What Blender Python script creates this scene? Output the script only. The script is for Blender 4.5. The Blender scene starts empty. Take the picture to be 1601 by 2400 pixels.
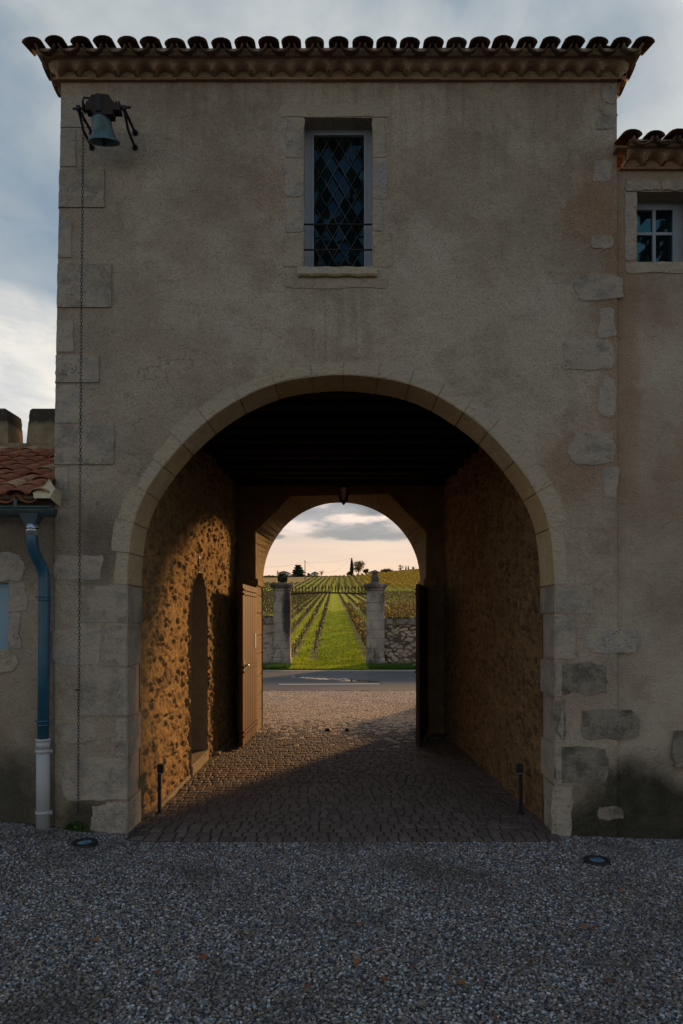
import bpy, bmesh, math, random
from mathutils import Vector, Matrix, noise
R = math.radians
PI = math.pi
random.seed(7)
scene = bpy.context.scene
COL = scene.collection

# ------------------------------------------------------------------ scale of the place
FD = 5.07                 # distance of the courtyard facade
K = FD / 1600.0
def FX(px): return (px - 800.5) * K
def FZ(py): return 1.6 + (1450.0 - py) * K
def at(px, py, Y): return Vector(((px - 800.5) / 1600.0 * Y, Y, 1.6 + (1450.0 - py) / 1600.0 * Y))
def ss(a, b, x):
    t = max(0.0, min(1.0, (x - a) / (b - a))); return t * t * (3 - 2 * t)
def ln(a, b, t): return a + (b - a) * t

# ------------------------------------------------------------------ node helpers
class NT:
    def __init__(s, name):
        s.m = bpy.data.materials.new(name); s.m.use_nodes = True
        s.t = s.m.node_tree; s.n = s.t.nodes; s.b = s.n['Principled BSDF']; s.out = s.n['Material Output']
        s._c = None
    def node(s, ty, **kw):
        n = s.n.new(ty)
        for k, v in kw.items(): setattr(n, k, v)
        return n
    def link(s, a, b): s.t.links.new(a, b)
    def setin(s, sock, v):
        if hasattr(v, 'is_output') or isinstance(v, bpy.types.NodeSocket): s.link(v, sock)
        else: sock.default_value = v
    def coord(s):
        if s._c is None: s._c = s.node('ShaderNodeTexCoord').outputs['Object']
        return s._c
    def mapping(s, scale=(1, 1, 1), loc=(0, 0, 0), rot=(0, 0, 0)):
        m = s.node('ShaderNodeMapping'); s.link(s.coord(), m.inputs[0])
        m.inputs['Scale'].default_value = scale; m.inputs['Location'].default_value = loc; m.inputs['Rotation'].default_value = rot
        return m.outputs[0]
    def noise(s, sc, det=4, rough=.55, vec=None, dist=0):
        n = s.node('ShaderNodeTexNoise'); s.link(vec or s.coord(), n.inputs['Vector'])
        n.inputs['Scale'].default_value = sc; n.inputs['Detail'].default_value = det
        n.inputs['Roughness'].default_value = rough; n.inputs['Distortion'].default_value = dist
        return n.outputs['Fac']
    def voro(s, sc, feat='F1', vec=None, out='Distance', rnd=1):
        n = s.node('ShaderNodeTexVoronoi', feature=feat); s.link(vec or s.coord(), n.inputs['Vector'])
        n.inputs['Scale'].default_value = sc; n.inputs['Randomness'].default_value = rnd
        return n.outputs[out]
    def ramp(s, fac, stops, interp='LINEAR'):
        r = s.node('ShaderNodeValToRGB'); s.link(fac, r.inputs[0]); cr = r.color_ramp; cr.interpolation = interp
        while len(cr.elements) < len(stops): cr.elements.new(.5)
        for e, (p, c) in zip(cr.elements, stops):
            e.position = p; e.color = (c, c, c, 1) if not hasattr(c, '__len__') else (*c[:3], 1)
        return r.outputs[0]
    def mix(s, f, a, b, mode='MIX'):
        m = s.node('ShaderNodeMix', data_type='RGBA', blend_type=mode)
        s.setin(m.inputs[0], f)
        for i, v in ((6, a), (7, b)):
            if isinstance(v, bpy.types.NodeSocket): s.link(v, m.inputs[i])
            else: m.inputs[i].default_value = (*v[:3], 1)
        return m.outputs[2]
    def math(s, op, a, b=0.0, c=None, clamp=False):
        m = s.node('ShaderNodeMath', operation=op); m.use_clamp = clamp
        s.setin(m.inputs[0], a); s.setin(m.inputs[1], b)
        if c is not None: s.setin(m.inputs[2], c)
        return m.outputs[0]
    def xyz(s, vec=None):
        n = s.node('ShaderNodeSeparateXYZ'); s.link(vec or s.coord(), n.inputs[0]); return n.outputs
    def rnd(s): return s.node('ShaderNodeNewGeometry').outputs['Random Per Island']
    def attr(s, name): return s.node('ShaderNodeAttribute', attribute_name=name).outputs['Fac']
    def blob(s, cx, cz, rx, rz, soft=.5, wob=.35, sc=6):
        """0..1 mask of an irregular stain centred at (cx, cz) in the x-z plane"""
        o = s.xyz()
        a = s.math('DIVIDE', s.math('SUBTRACT', o[0], cx), rx); b = s.math('DIVIDE', s.math('SUBTRACT', o[2], cz), rz)
        d = s.math('SQRT', s.math('ADD', s.math('MULTIPLY', a, a), s.math('MULTIPLY', b, b)))
        d = s.math('ADD', d, s.math('MULTIPLY', s.math('SUBTRACT', s.noise(sc, 5, .65), .5), wob * 2.2))
        m = s.node('ShaderNodeMapRange', interpolation_type='SMOOTHSTEP'); s.link(d, m.inputs[0])
        m.inputs[1].default_value = 1 - soft; m.inputs[2].default_value = 1 + soft * .3
        m.inputs[3].default_value = 1; m.inputs[4].default_value = 0
        return m.outputs[0]
    def bump(s, h, strength=.5, dist=.01, prev=None):
        b = s.node('ShaderNodeBump'); s.link(h, b.inputs['Height'])
        b.inputs['Strength'].default_value = strength; b.inputs['Distance'].default_value = dist
        if prev: s.link(prev, b.inputs['Normal'])
        return b.outputs[0]
    def done(s, color, rough=.85, normal=None, metal=0, spec=.3):
        s.setin(s.b.inputs['Base Color'], color if isinstance(color, bpy.types.NodeSocket) else (*color, 1))
        s.setin(s.b.inputs['Roughness'], rough)
        s.b.inputs['Metallic'].default_value = metal; s.b.inputs['Specular IOR Level'].default_value = spec
        if normal: s.link(normal, s.b.inputs['Normal'])
        return s.m

def simple(name, col, rough=.6, metal=0, var=.25, sc=8, bmp=.2, spec=.4):
    t = NT(name); n = t.noise(sc, 5)
    c = t.mix(t.ramp(n, [(.3, 0), (.7, 1)]), tuple(max(0, x * (1 - var)) for x in col), tuple(x * (1 + var) for x in col))
    return t.done(c, rough, t.bump(t.noise(sc * 6, 4), bmp, .004), metal, spec)

def stone_mat(name, base, alt, dark, rough=.9, sc=1.0, pits=True, yellow=None, smear=0, weather=None):
    t = NT(name); r = t.rnd()
    c = t.mix(t.ramp(r, [(0, 0), (1, 1)]), base, alt)
    if yellow: c = t.mix(t.ramp(t.math('FRACT', t.math('MULTIPLY', r, 7.13)), [(.55, 0), (.7, .8)]), c, yellow)
    c = t.mix(t.ramp(t.noise(4.5 * sc, 6, .65), [(.35, 0), (.75, .75)]), c, dark)
    c = t.mix(t.ramp(t.noise(60 * sc, 3, .7), [(.3, .35), (.6, 0)]), c, tuple(x * .45 for x in dark))
    if weather:
        ny = t.node('ShaderNodeNewGeometry').outputs['True Normal']; yy = t.xyz(ny)[1]
        wf_ = t.math('MULTIPLY', t.math('LESS_THAN', yy, -.8), t.ramp(t.noise(3.5, 5, .65), [(.36, 1), (.66, .55)]))
        c = t.mix(wf_, c, t.mix(t.ramp(t.noise(2.2, 6, .7), [(.4, 0), (.6, 1)]), weather, (.40, .345, .275)))
    if smear:
        c = t.mix(t.math('MULTIPLY', t.ramp(t.noise(5.5, 7, .72), [(.41, 0), (.53, 1)]), smear), c, t.mix(t.noise(1.2, 5), (.34, .285, .22), (.45, .39, .31)))
    h = t.noise(28 * sc, 7, .7)
    nb = t.bump(t.noise(7 * sc, 5, .65), .6, .04); nb = t.bump(h, .6, .022, nb)
    if pits:
        p = t.ramp(t.voro(34 * sc), [(.0, 0), (.22, 1)])
        gate = t.ramp(t.noise(7 * sc, 3), [(.5, 1), (.62, 0)])
        pp = t.math('MAXIMUM', p, gate)
        c = t.mix(t.math('SUBTRACT', 1, pp), c, tuple(x * .3 for x in dark))
        nb = t.bump(pp, .8, .012, nb)
    return t.done(c, rough, nb, spec=.15)

# ------------------------------------------------------------------ materials
def facade_material():
    t = NT('lime_render'); o = t.xyz()
    big = t.noise(.9, 6, .6)
    c = t.mix(t.ramp(big, [(.36, 0), (.62, 1)]), (.375, .308, .228), (.575, .495, .385))
    vec = t.mapping((1.0, 1.0, .22))
    c = t.mix(t.ramp(t.noise(3.2, 6, .62, vec), [(.45, 0), (.75, .5)]), c, (.50, .455, .37))
    c = t.mix(t.ramp(t.noise(2.3, 7, .7), [(.5, 0), (.72, .6)]), c, (.27, .205, .145))
    # long rain streaks below the eaves and the sill, and paler rubbed patches
    stk = t.noise(1.0, 6, .7, t.mapping((13, 1, .55), (2, 0, 0)))
    top = t.node('ShaderNodeMapRange'); t.link(o[2], top.inputs[0]); top.inputs[1].default_value = 4.55; top.inputs[2].default_value = 5.6
    c = t.mix(t.math('MULTIPLY', t.ramp(stk, [(.46, 0), (.66, .42)]), top.outputs[0]), c, (.19, .15, .11))
    c = t.mix(t.math('MULTIPLY', t.ramp(stk, [(.42, 0), (.6, .42)]), t.blob(-.03, 3.75, .34, .48, .6, .2, 3)), c, (.21, .175, .13))
    c = t.mix(t.ramp(t.noise(1.7, 7, .72, t.mapping((1, 1, .8), (11, 3, 5))), [(.53, 0), (.64, .5)]), c, (.63, .57, .465))
    c = t.mix(t.ramp(t.noise(.8, 7, .72, t.mapping((1, 1, 1), (21, 3, 15))), [(.5, 0), (.66, .55)]), c, (.36, .25, .17))
    wv = t.node('ShaderNodeVectorMath', operation='ADD'); t.link(t.coord(), wv.inputs[0])
    nd = t.node('ShaderNodeTexNoise'); t.link(t.coord(), nd.inputs['Vector']); nd.inputs['Scale'].default_value = 3; nd.inputs['Detail'].default_value = 6
    t.link(nd.outputs['Color'], wv.inputs[1])
    crk = t.math('MULTIPLY', t.ramp(t.voro(.9, 'DISTANCE_TO_EDGE', wv.outputs[0]), [(.0, 1), (.006, 0)]), t.ramp(t.noise(.7, 3), [(.5, 0), (.58, .6)]))
    c = t.mix(crk, c, (.12, .09, .06))
    # rusty run-off beside the joint with the right wing
    st = t.math('MAXIMUM', t.blob(2.07, 3.6, .20, 1.35, .6, .4, 3.5), t.blob(1.75, 2.75, .42, .32, .7, .5, 3))
    st = t.math('MAXIMUM', st, t.blob(1.86, 4.65, .22, .35, .7, .5, 4))
    st = t.math('MAXIMUM', st, t.math('MULTIPLY', t.blob(2.35, 3.85, .3, .35, .8, .5, 3), .4))
    c = t.mix(t.math('MULTIPLY', st, .5), c, (.30, .15, .065))
    # a darker, warmer tone towards the bottom of the wall
    lo = t.ramp(t.math('ADD', t.math('MULTIPLY', o[2], .5), t.math('MULTIPLY', big, .35)), [(.25, .5), (.95, 0)])
    c = t.mix(lo, c, (.27, .205, .15))
    # damp green-black foot of the walls, then dark brown patches higher up on the left
    a = t.math('MAXIMUM', t.blob(2.20, .12, .60, .50, .5, .35, 4), t.blob(1.85, .06, .40, .24, .6, .5, 5))
    b = t.blob(-2.62, .22, .62, .55, .6, .4, 4)
    d = t.blob(-1.9, .10, .26, .22, .6, .5, 7)
    e = t.blob(-1.80, 2.15, .22, .42, .8, .4, 5)
    f = t.blob(-2.4, 2.12, .55, .3, .8, .4, 5)
    c = t.mix(t.math('MULTIPLY', a, .95), c, t.mix(t.ramp(t.noise(9, 6, .7), [(.4, 0), (.7, 1)]), (.016, .018, .011), (.06, .058, .035)))
    c = t.mix(t.math('MULTIPLY', t.math('MAXIMUM', b, d), .85), c, (.03, .034, .02))
    c = t.mix(t.math('MULTIPLY', t.math('MAXIMUM', e, f), .6), c, (.07, .055, .04))
    g = t.noise(120, 3, .75)
    c = t.mix(t.ramp(g, [(.33, .6), (.5, 0)]), c, (.09, .075, .06))
    c = t.mix(t.ramp(g, [(.55, 0), (.75, .35)]), c, (.5, .46, .38))
    h1 = t.noise(75, 5, .75); h2 = t.noise(5, 5, .6)
    nb = t.bump(h2, .8, .06); nb = t.bump(t.noise(22, 6, .7), .5, .03, nb); nb = t.bump(h1, .8, .02, nb)
    return t.done(c, .95, nb, spec=.08)
M = {}
M['facade'] = facade_material()
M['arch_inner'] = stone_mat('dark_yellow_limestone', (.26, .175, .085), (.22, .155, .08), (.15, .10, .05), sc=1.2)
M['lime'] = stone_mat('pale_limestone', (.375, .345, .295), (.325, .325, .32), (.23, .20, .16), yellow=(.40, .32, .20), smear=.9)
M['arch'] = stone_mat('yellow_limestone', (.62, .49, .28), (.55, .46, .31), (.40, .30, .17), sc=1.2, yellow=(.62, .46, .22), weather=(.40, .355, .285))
M['jamb'] = stone_mat('jamb_limestone', (.345, .31, .25), (.30, .285, .26), (.20, .165, .12), yellow=(.38, .30, .17), smear=.8)
M['darkstone'] = stone_mat('dark_lichened_stone', (.17, .155, .125), (.125, .115, .09), (.07, .065, .045), yellow=(.22, .16, .05), smear=.42)
M['mortar'] = stone_mat('mortar', (.27, .22, .155), (.27, .22, .155), (.17, .13, .09), sc=2, pits=False)
M['cornice_mortar'] = stone_mat('cornice_mortar', (.66, .52, .34), (.66, .52, .34), (.42, .29, .17), sc=2, pits=False)

def tile_material(name, a, b, dark, pale, mossy):
    t = NT(name); r = t.rnd()
    c = t.ramp(r, [(0, a), (.35, b), (.6, a), (.8, pale), (.92, b), (1, a)])
    c = t.mix(t.ramp(t.noise(9, 6, .7), [(.42, 0), (.68, .85)]), c, dark)
    c = t.mix(t.ramp(t.noise(31, 4, .7), [(.52, 0), (.7, mossy)]), c, (.03, .033, .02))
    return t.done(c, .85, t.bump(t.noise(40, 5, .7), .5, .01), spec=.2)
M['roof_tile'] = tile_material('weathered_canal_tile', (.16, .075, .045), (.11, .065, .045), (.045, .035, .028), (.22, .16, .105), .8)
M['roof_tile2'] = tile_material('red_canal_tile', (.36, .135, .065), (.28, .10, .055), (.11, .06, .042), (.50, .36, .21), .55)
M['cornice_tile'] = tile_material('cornice_tile', (.36, .23, .14), (.30, .175, .105), (.20, .12, .075), (.44, .32, .20), .25)

def rubble_material(name, mortar, s1, s2, dark, sc=1):
    t = NT(name); a = t.attr('stone'); r = t.attr('cell')
    st = t.ramp(r, [(0, s1), (.35, s2), (.6, s1), (.8, tuple(x * .7 for x in s1)), (1, s2)])
    c = t.mix(t.ramp(a, [(.25, 0), (.6, 1)]), mortar, st)
    c = t.mix(t.ramp(t.noise(3 * sc, 6, .65), [(.4, 0), (.75, .6)]), c, dark)
    c = t.mix(t.ramp(t.noise(45 * sc, 4, .7), [(.33, .7), (.5, 0)]), c, tuple(x * .35 for x in dark))
    nb = t.bump(t.noise(40 * sc, 6, .75), .8, .02)
    return t.done(c, .95, nb, spec=.08)
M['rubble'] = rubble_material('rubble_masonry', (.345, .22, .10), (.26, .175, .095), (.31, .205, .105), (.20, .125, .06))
M['rubble_shade'] = rubble_material('shade_darkened_rubble', (.27, .175, .085), (.17, .115, .065), (.23, .155, .08), (.12, .075, .035))  # right wall: darker copy of the rubble, shade put into its colour
M['shade_dark_plaster'] = simple('shade_dark_plaster', (.15, .105, .06), .95, sc=4, bmp=.6, spec=.1)  # inner end wall, coloured dark for the shade beside the gate leaves
M['road_wall'] = rubble_material('dry_stone', (.06, .05, .038), (.52, .44, .33), (.40, .34, .26), (.24, .20, .16), .8)

M['rendered_wall'] = rubble_material('flaking_render', (.46, .40, .32), (.30, .26, .21), (.38, .32, .25), (.24, .20, .16), .8)
def pebble_material():
    t = NT('gravel_pebble'); r = t.node('ShaderNodeObjectInfo').outputs['Random']
    c = t.ramp(r, [(0, (.04, .048, .06)), (.18, (.12, .14, .165)), (.30, (.24, .175, .11)), (.42, (.07, .065, .065)),
                   (.55, (.22, .245, .27)), (.66, (.46, .47, .48)), (.71, (.09, .11, .135)), (.82, (.29, .23, .16)), (.92, (.035, .04, .048)), (1, (.58, .60, .62))])
    g = t.node('ShaderNodeNewGeometry')
    nn = t.node('ShaderNodeTexNoise'); t.link(g.outputs['Position'], nn.inputs['Vector']); nn.inputs['Scale'].default_value = 1.3; nn.inputs['Detail'].default_value = 5
    c = t.mix(t.ramp(nn.outputs['Fac'], [(.50, 0), (.66, .65)]), c, (.055, .045, .032))
    return t.done(c, .6, spec=.4)
M['pebble'] = pebble_material()
def gravel_base():
    t = NT('gravel_bed'); v = t.voro(95, out='Color'); d = t.voro(95)
    s = t.node('ShaderNodeSeparateColor'); t.link(v, s.inputs[0])
    c = t.ramp(s.outputs[0], [(0, (.02, .022, .026)), (.3, (.06, .06, .06)), (.6, (.08, .085, .09)), (.85, (.12, .105, .085)), (1, (.2, .2, .2))])
    c = t.mix(t.ramp(d, [(.3, 0), (.7, .8)]), c, (.03, .028, .025))
    c = t.mix(t.ramp(t.noise(1.3, 5), [(.48, 0), (.68, .6)]), c, (.07, .055, .035))
    return t.done(c, .9, t.bump(d, -1, .02), spec=.2)
M['gravel'] = gravel_base()
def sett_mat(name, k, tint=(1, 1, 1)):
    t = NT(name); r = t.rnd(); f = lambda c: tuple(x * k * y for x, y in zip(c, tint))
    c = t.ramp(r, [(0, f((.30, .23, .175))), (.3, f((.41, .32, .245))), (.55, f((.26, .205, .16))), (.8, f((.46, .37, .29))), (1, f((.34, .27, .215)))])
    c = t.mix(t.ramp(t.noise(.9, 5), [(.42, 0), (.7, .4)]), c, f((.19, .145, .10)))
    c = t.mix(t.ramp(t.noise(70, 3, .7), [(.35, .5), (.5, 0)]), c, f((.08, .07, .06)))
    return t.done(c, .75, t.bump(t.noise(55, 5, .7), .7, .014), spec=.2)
M['sett_shade'] = sett_mat('shade_darkened_sett', .38, (.95, .95, 1.05))  # passage setts: same stone darkened, the passage shade put into its colour
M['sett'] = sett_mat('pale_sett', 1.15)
M['joint'] = simple('sandy_joint', (.09, .072, .052), .95, sc=14, bmp=.6)
def asphalt():
    t = NT('damp_asphalt')
    c = t.mix(t.ramp(t.noise(.5, 5), [(.35, 0), (.65, 1)]), (.052, .056, .064), (.078, .081, .088))
    c = t.mix(t.ramp(t.noise(150, 2, .6), [(.5, 0), (.7, .35)]), c, (.15, .15, .15))
    o = t.xyz()
    a = t.math('DIVIDE', t.math('SUBTRACT', o[0], .10), .95); b = t.math('DIVIDE', t.math('SUBTRACT', o[1], 17.75), .30)
    b = t.math('ADD', b, t.math('MULTIPLY', a, .7))
    d = t.math('SQRT', t.math('ADD', t.math('MULTIPLY', a, a), t.math('MULTIPLY', b, b)))
    vec = t.mapping((1.2, 3.2, 1))
    d = t.math('ADD', d, t.math('MULTIPLY', t.math('SUBTRACT', t.noise(2.6, 7, .75, vec), .5), 3.2))
    rgh = t.ramp(t.noise(.7, 5, .6, vec), [(.35, .82), (.65, .7)])
    nb = t.bump(t.noise(90, 3), .25, .006)
    t.done(c, rgh, nb, spec=.22)
    return t.m
M['asphalt'] = asphalt()
M['verge_gravel'] = simple('road_edge_gravel', (.33, .30, .26), .95, sc=20, bmp=.8)
M['paint'] = simple('road_paint', (.75, .75, .73), .6, sc=30, var=.12)
M['puddle'] = simple('puddle_water', (.02, .02, .02), .03, sc=2, bmp=.0, spec=.6)

def field_material():
    t = NT('vineyard_ground'); o = t.xyz()
    u = t.math('ADD', o[0], t.math('MULTIPLY', t.math('SUBTRACT', o[1], 24), .0125))
    g = t.mix(t.ramp(t.noise(1.6, 8, .75), [(.42, 0), (.6, 1)]), (.18, .24, .006), (.50, .54, .016))
    g = t.mix(t.ramp(t.noise(6, 6, .75), [(.5, 0), (.75, .6)]), g, (.36, .33, .04))
    g = t.mix(t.ramp(t.noise(9, 6, .75, t.mapping((.6, .6, 1), (7, 3, 0))), [(.55, 0), (.75, .55)]), g, (.09, .115, .008))
    # bare strip under each row of vines (rows 1.35 m apart, a 2.3 m lane in the middle)
    right = t.math('MULTIPLY', t.math('SUBTRACT', u, 1.1), 1 / 1.35)
    left = t.math('MULTIPLY', t.math('SUBTRACT', -1.05, u), 1 / .80)
    k = t.math('MAXIMUM', right, left)
    w = t.math('ADD', k, t.math('MULTIPLY', t.math('SUBTRACT', t.noise(1.5, 6, .7), .5), .28))
    d = t.math('ABSOLUTE', t.math('SUBTRACT', t.math('FRACT', t.math('ADD', w, .5)), .5))
    strip = t.math('MULTIPLY', t.ramp(d, [(.14, 1), (.32, 0)]), t.math('GREATER_THAN', k, -.32))
    strip = t.math('MULTIPLY', strip, t.ramp(t.math('MULTIPLY', t.math('SUBTRACT', o[1], 24.3), .2), [(0, 0), (.3, 1)]))
    strip = t.math('MULTIPLY', strip, t.ramp(t.noise(2.5, 6, .75), [(.36, .2), (.55, 1)]))
    soil = t.mix(t.noise(8, 5, .7), (.10, .065, .035), (.21, .15, .085))
    c = t.mix(t.math('MULTIPLY', strip, .88), g, soil)
    # wheel marks in the grass lane
    ln_ = t.math('ABSOLUTE', t.math('SUBTRACT', t.math('ABSOLUTE', t.math('ADD', u, .05)), .55))
    c = t.mix(t.math('MULTIPLY', t.ramp(ln_, [(.0, .45), (.16, 0)]), t.ramp(t.noise(3, 6, .7), [(.4, .2), (.6, 1)])), c, (.07, .095, .02))
    # stubble field far off on the left
    far = t.math('MULTIPLY', t.math('GREATER_THAN', o[1], 285), t.math('LESS_THAN', t.math('ADD', o[0], t.math('MULTIPLY', t.math('SUBTRACT', t.noise(.1, 3), .5), 5)), -16))
    c = t.mix(far, c, t.mix(t.noise(.25, 5, .6, t.mapping((.2, 1, 1))), (.26, .15, .05), (.40, .27, .10)))
    return t.done(c, .95, t.bump(t.noise(11, 6, .75), .9, .12), spec=.1)
M['field'] = field_material()

def leaf_material(name, cols, trans=.35, rough=.6):
    t = NT(name); r = t.rnd()
    n = len(cols)
    c = t.ramp(r, [(i / max(1, n - 1), c) for i, c in enumerate(cols)])
    t.done(c, rough, spec=.25)
    tr = t.node('ShaderNodeBsdfTranslucent'); t.link(c, tr.inputs[0])
    mx = t.node('ShaderNodeMixShader'); mx.inputs[0].default_value = trans
    t.link(t.b.outputs[0], mx.inputs[1]); t.link(tr.outputs[0], mx.inputs[2]); t.link(mx.outputs[0], t.out.inputs[0])
    return t.m
M['grass'] = leaf_material('grass_blade', [(.20, .30, .006), (.34, .43, .01), (.44, .49, .02), (.20, .29, .008), (.44, .42, .05), (.07, .12, .01), (.30, .24, .06)], .45)
M['grass_shade'] = leaf_material('verge_grass', [(.03, .085, .012), (.05, .12, .015), (.08, .15, .02)], .3)  # darker copy of the grass, wall shade put into its colour
M['vine_leaf'] = leaf_material('autumn_vine_leaf', [(.50, .32, .03), (.10, .075, .045), (.07, .055, .035), (.13, .15, .035), (.09, .07, .045), (.12, .075, .03), (.075, .05, .022), (.42, .27, .03), (.09, .06, .03), (.17, .17, .04), (.07, .045, .02)], .4)
M['vine_far'] = leaf_material('yellow_vine_leaf', [(.38, .27, .03), (.16, .14, .025), (.46, .32, .04), (.12, .10, .02), (.30, .24, .04)], .4)
M['vine_low'] = leaf_material('young_vine', [(.09, .065, .035), (.12, .10, .035), (.07, .05, .03), (.14, .14, .04)], .2)
M['conifer'] = leaf_material('conifer_needle', [(.018, .035, .02), (.03, .05, .025), (.02, .04, .03)], .15)
M['broadleaf'] = leaf_material('dull_broadleaf', [(.07, .06, .02), (.05, .055, .02), (.10, .08, .025)], .25)
M['autumn_leaf'] = leaf_material('brown_autumn_leaf', [(.16, .11, .04), (.11, .09, .03), (.20, .13, .045)], .35)
M['twig'] = leaf_material('bare_twigs', [(.13, .085, .045), (.09, .06, .035)], .1)
M['box_leaf'] = leaf_material('box_leaf', [(.03, .06, .012), (.05, .09, .018), (.09, .12, .03)], .25)
M['court_leaf'] = leaf_material('court_tree_leaf', [(.05, .075, .02), (.08, .09, .025), (.12, .08, .025)], .25)
M['moss'] = leaf_material('moss', [(.02, .028, .012), (.035, .04, .015), (.05, .05, .02)], .1)
M['bark'] = simple('bark', (.09, .065, .045), .9, sc=12, bmp=.8)
M['dead_leaf'] = leaf_material('fallen_leaf', [(.24, .075, .025), (.17, .055, .02), (.30, .12, .03)], .15)
M['deadA'] = simple('fallen_leaf_russet', (.20, .05, .016), .6, sc=30)
M['deadB'] = simple('fallen_leaf_ochre', (.23, .085, .022), .6, sc=30)
M['deadC'] = simple('fallen_leaf_brown', (.13, .05, .025), .7, sc=30)

def plank_material():
    t = NT('varnished_planks'); o = t.xyz()
    p = t.math('MULTIPLY', o[1], 11.0)
    fr = t.math('FRACT', p); idx = t.math('FLOOR', p)
    wn = t.node('ShaderNodeTexWhiteNoise', noise_dimensions='1D'); t.link(idx, wn.inputs['W'])
    g = t.noise(16, 6, .65, t.mapping((1, 7, .35)))
    c = t.mix(t.ramp(g, [(.3, 0), (.7, 1)]), (.034, .0115, .0025), (.078, .028, .006))
    c = t.mix(t.math('MULTIPLY', wn.outputs[0], .35), c, (.16, .06, .02))
    gap = t.ramp(t.math('ABSOLUTE', t.math('SUBTRACT', fr, .5)), [(.44, 1), (.49, 0)])
    c = t.mix(gap, (.03, .015, .008), c)
    nb = t.bump(gap, .8, .02); nb = t.bump(g, .25, .006, nb)
    return t.done(c, .7, nb, spec=.12)
M['planks'] = plank_material()
M['dark_wood'] = simple('dark_oak', (.045, .03, .02), .8, sc=10, bmp=.5)
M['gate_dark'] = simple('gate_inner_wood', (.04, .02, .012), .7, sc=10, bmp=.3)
M['beam'] = simple('near_black_beam', (.013, .010, .008), .95, sc=9, bmp=.6, spec=.1)  # beams and ceiling boards in one almost black brown
M['ironwork'] = simple('black_iron', (.02, .021, .024), .6, metal=.4, sc=30)
M['rusty'] = simple('rusty_iron', (.05, .032, .024), .8, metal=.2, sc=20)
M['bronze'] = simple('verdigris_bronze', (.075, .135, .15), .55, metal=.35, sc=9, var=.35, bmp=.3)
M['headstock'] = simple('headstock_wood', (.028, .018, .012), .85, sc=16, bmp=.7)
M['blue_pipe'] = simple('blue_painted_pipe', (.018, .085, .14), .35, sc=5, var=.22, bmp=.1, spec=.5)
M['zinc'] = simple('zinc_gutter', (.06, .085, .095), .5, metal=.3, sc=6, bmp=.1)
M['steel'] = simple('bare_zinc_collar', (.55, .6, .65), .3, metal=.8, sc=20)
M['grey_pvc'] = simple('pale_grey_pipe', (.36, .38, .40), .45, sc=4, var=.08, bmp=.05)
M['frame_paint'] = simple('blue_grey_window_paint', (.28, .325, .38), .5, sc=6, var=.08, bmp=.1)
M['shutter'] = simple('blue_shutter_paint', (.21, .33, .41), .5, sc=5, var=.1, bmp=.1)
M['lead'] = simple('lead_came', (.10, .11, .115), .45, metal=.5, sc=20)
M['flash'] = simple('lead_flashing', (.46, .42, .27), .8, sc=8, bmp=.4)
M['notice'] = simple('notice_board', (.22, .24, .28), .4, sc=6, var=.05, bmp=0)
M['ink'] = simple('notice_ink', (.06, .07, .10), .6, sc=6)
def glass_mat(name, tint, rough=.02, var=True):
    t = NT(name)
    if var:
        r = t.rnd(); c = t.ramp(r, [(0, (.004, .006, .008)), (.5, tint), (1, (.006, .005, .006))])
    else: c = tint
    t.done(c, rough, None, spec=.5); t.b.inputs['IOR'].default_value = 1.5; t.b.inputs['Specular Tint'].default_value = (.12, .38, .6, 1)
    return t.m
M['glass'] = glass_mat('leaded_glass', (.006, .014, .016))
M['pane'] = glass_mat('window_glass', (.005, .007, .01), .02, False); M['pane'].node_tree.nodes['Principled BSDF'].inputs['Specular Tint'].default_value = (.25, .75, 1, 1); M['pane'].node_tree.nodes['Principled BSDF'].inputs['IOR'].default_value = 1.8  # blue of the mirrored sky put into the specular tint
M['amber'] = simple('amber_lantern_glass', (.16, .045, .012), .15, sc=8, bmp=0)
M['lens'] = simple('light_lens', (.10, .22, .30), .05, sc=12, var=.5, bmp=.0, spec=1.0)  # pale blue base stands in for sky reflected in the lens
def pillar_mat():
    t = NT('weathered_ashlar'); o = t.xyz()
    c = t.mix(t.ramp(t.noise(2.2, 6, .65), [(.35, 0), (.65, 1)]), (.40, .365, .31), (.24, .22, .205))
    c = t.mix(t.ramp(t.noise(1.6, 7, .7, t.mapping((1, 1, .45), (3, 1, 2))), [(.46, 0), (.6, .85)]), c, (.045, .042, .04))
    z = t.math('FRACT', t.math('MULTIPLY', o[2], 3.2))
    c = t.mix(t.math('MULTIPLY', t.blob(-1.80, 1.75, .19, 1.15, .5, .45, 5), .9), c, (.035, .03, .032))
    c = t.mix(t.math('MULTIPLY', t.math('MAXIMUM', t.blob(1.13, 2.98, .3, .26, .5, .5, 7), t.blob(-1.98, 2.70, .5, .14, .6, .5, 7)), .8), c, (.055, .05, .045))
    return t.done(c, .95, t.bump(t.noise(14, 6, .7), .7, .03), spec=.1)
M['pillar'] = pillar_mat()
M['house_wall'] = simple('house_render', (.72, .68, .62), .9, sc=.8)
M['house_wall2'] = simple('house_stone', (.6, .53, .46), .9, sc=.8)
M['house_roof'] = simple('house_tiles', (.13, .075, .06), .9, sc=1.5)
M['house_win'] = simple('house_window', (.03, .035, .04), .3, sc=1)
M['pole_wood'] = simple('pole_wood', (.10, .08, .065), .9, sc=2)

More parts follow.
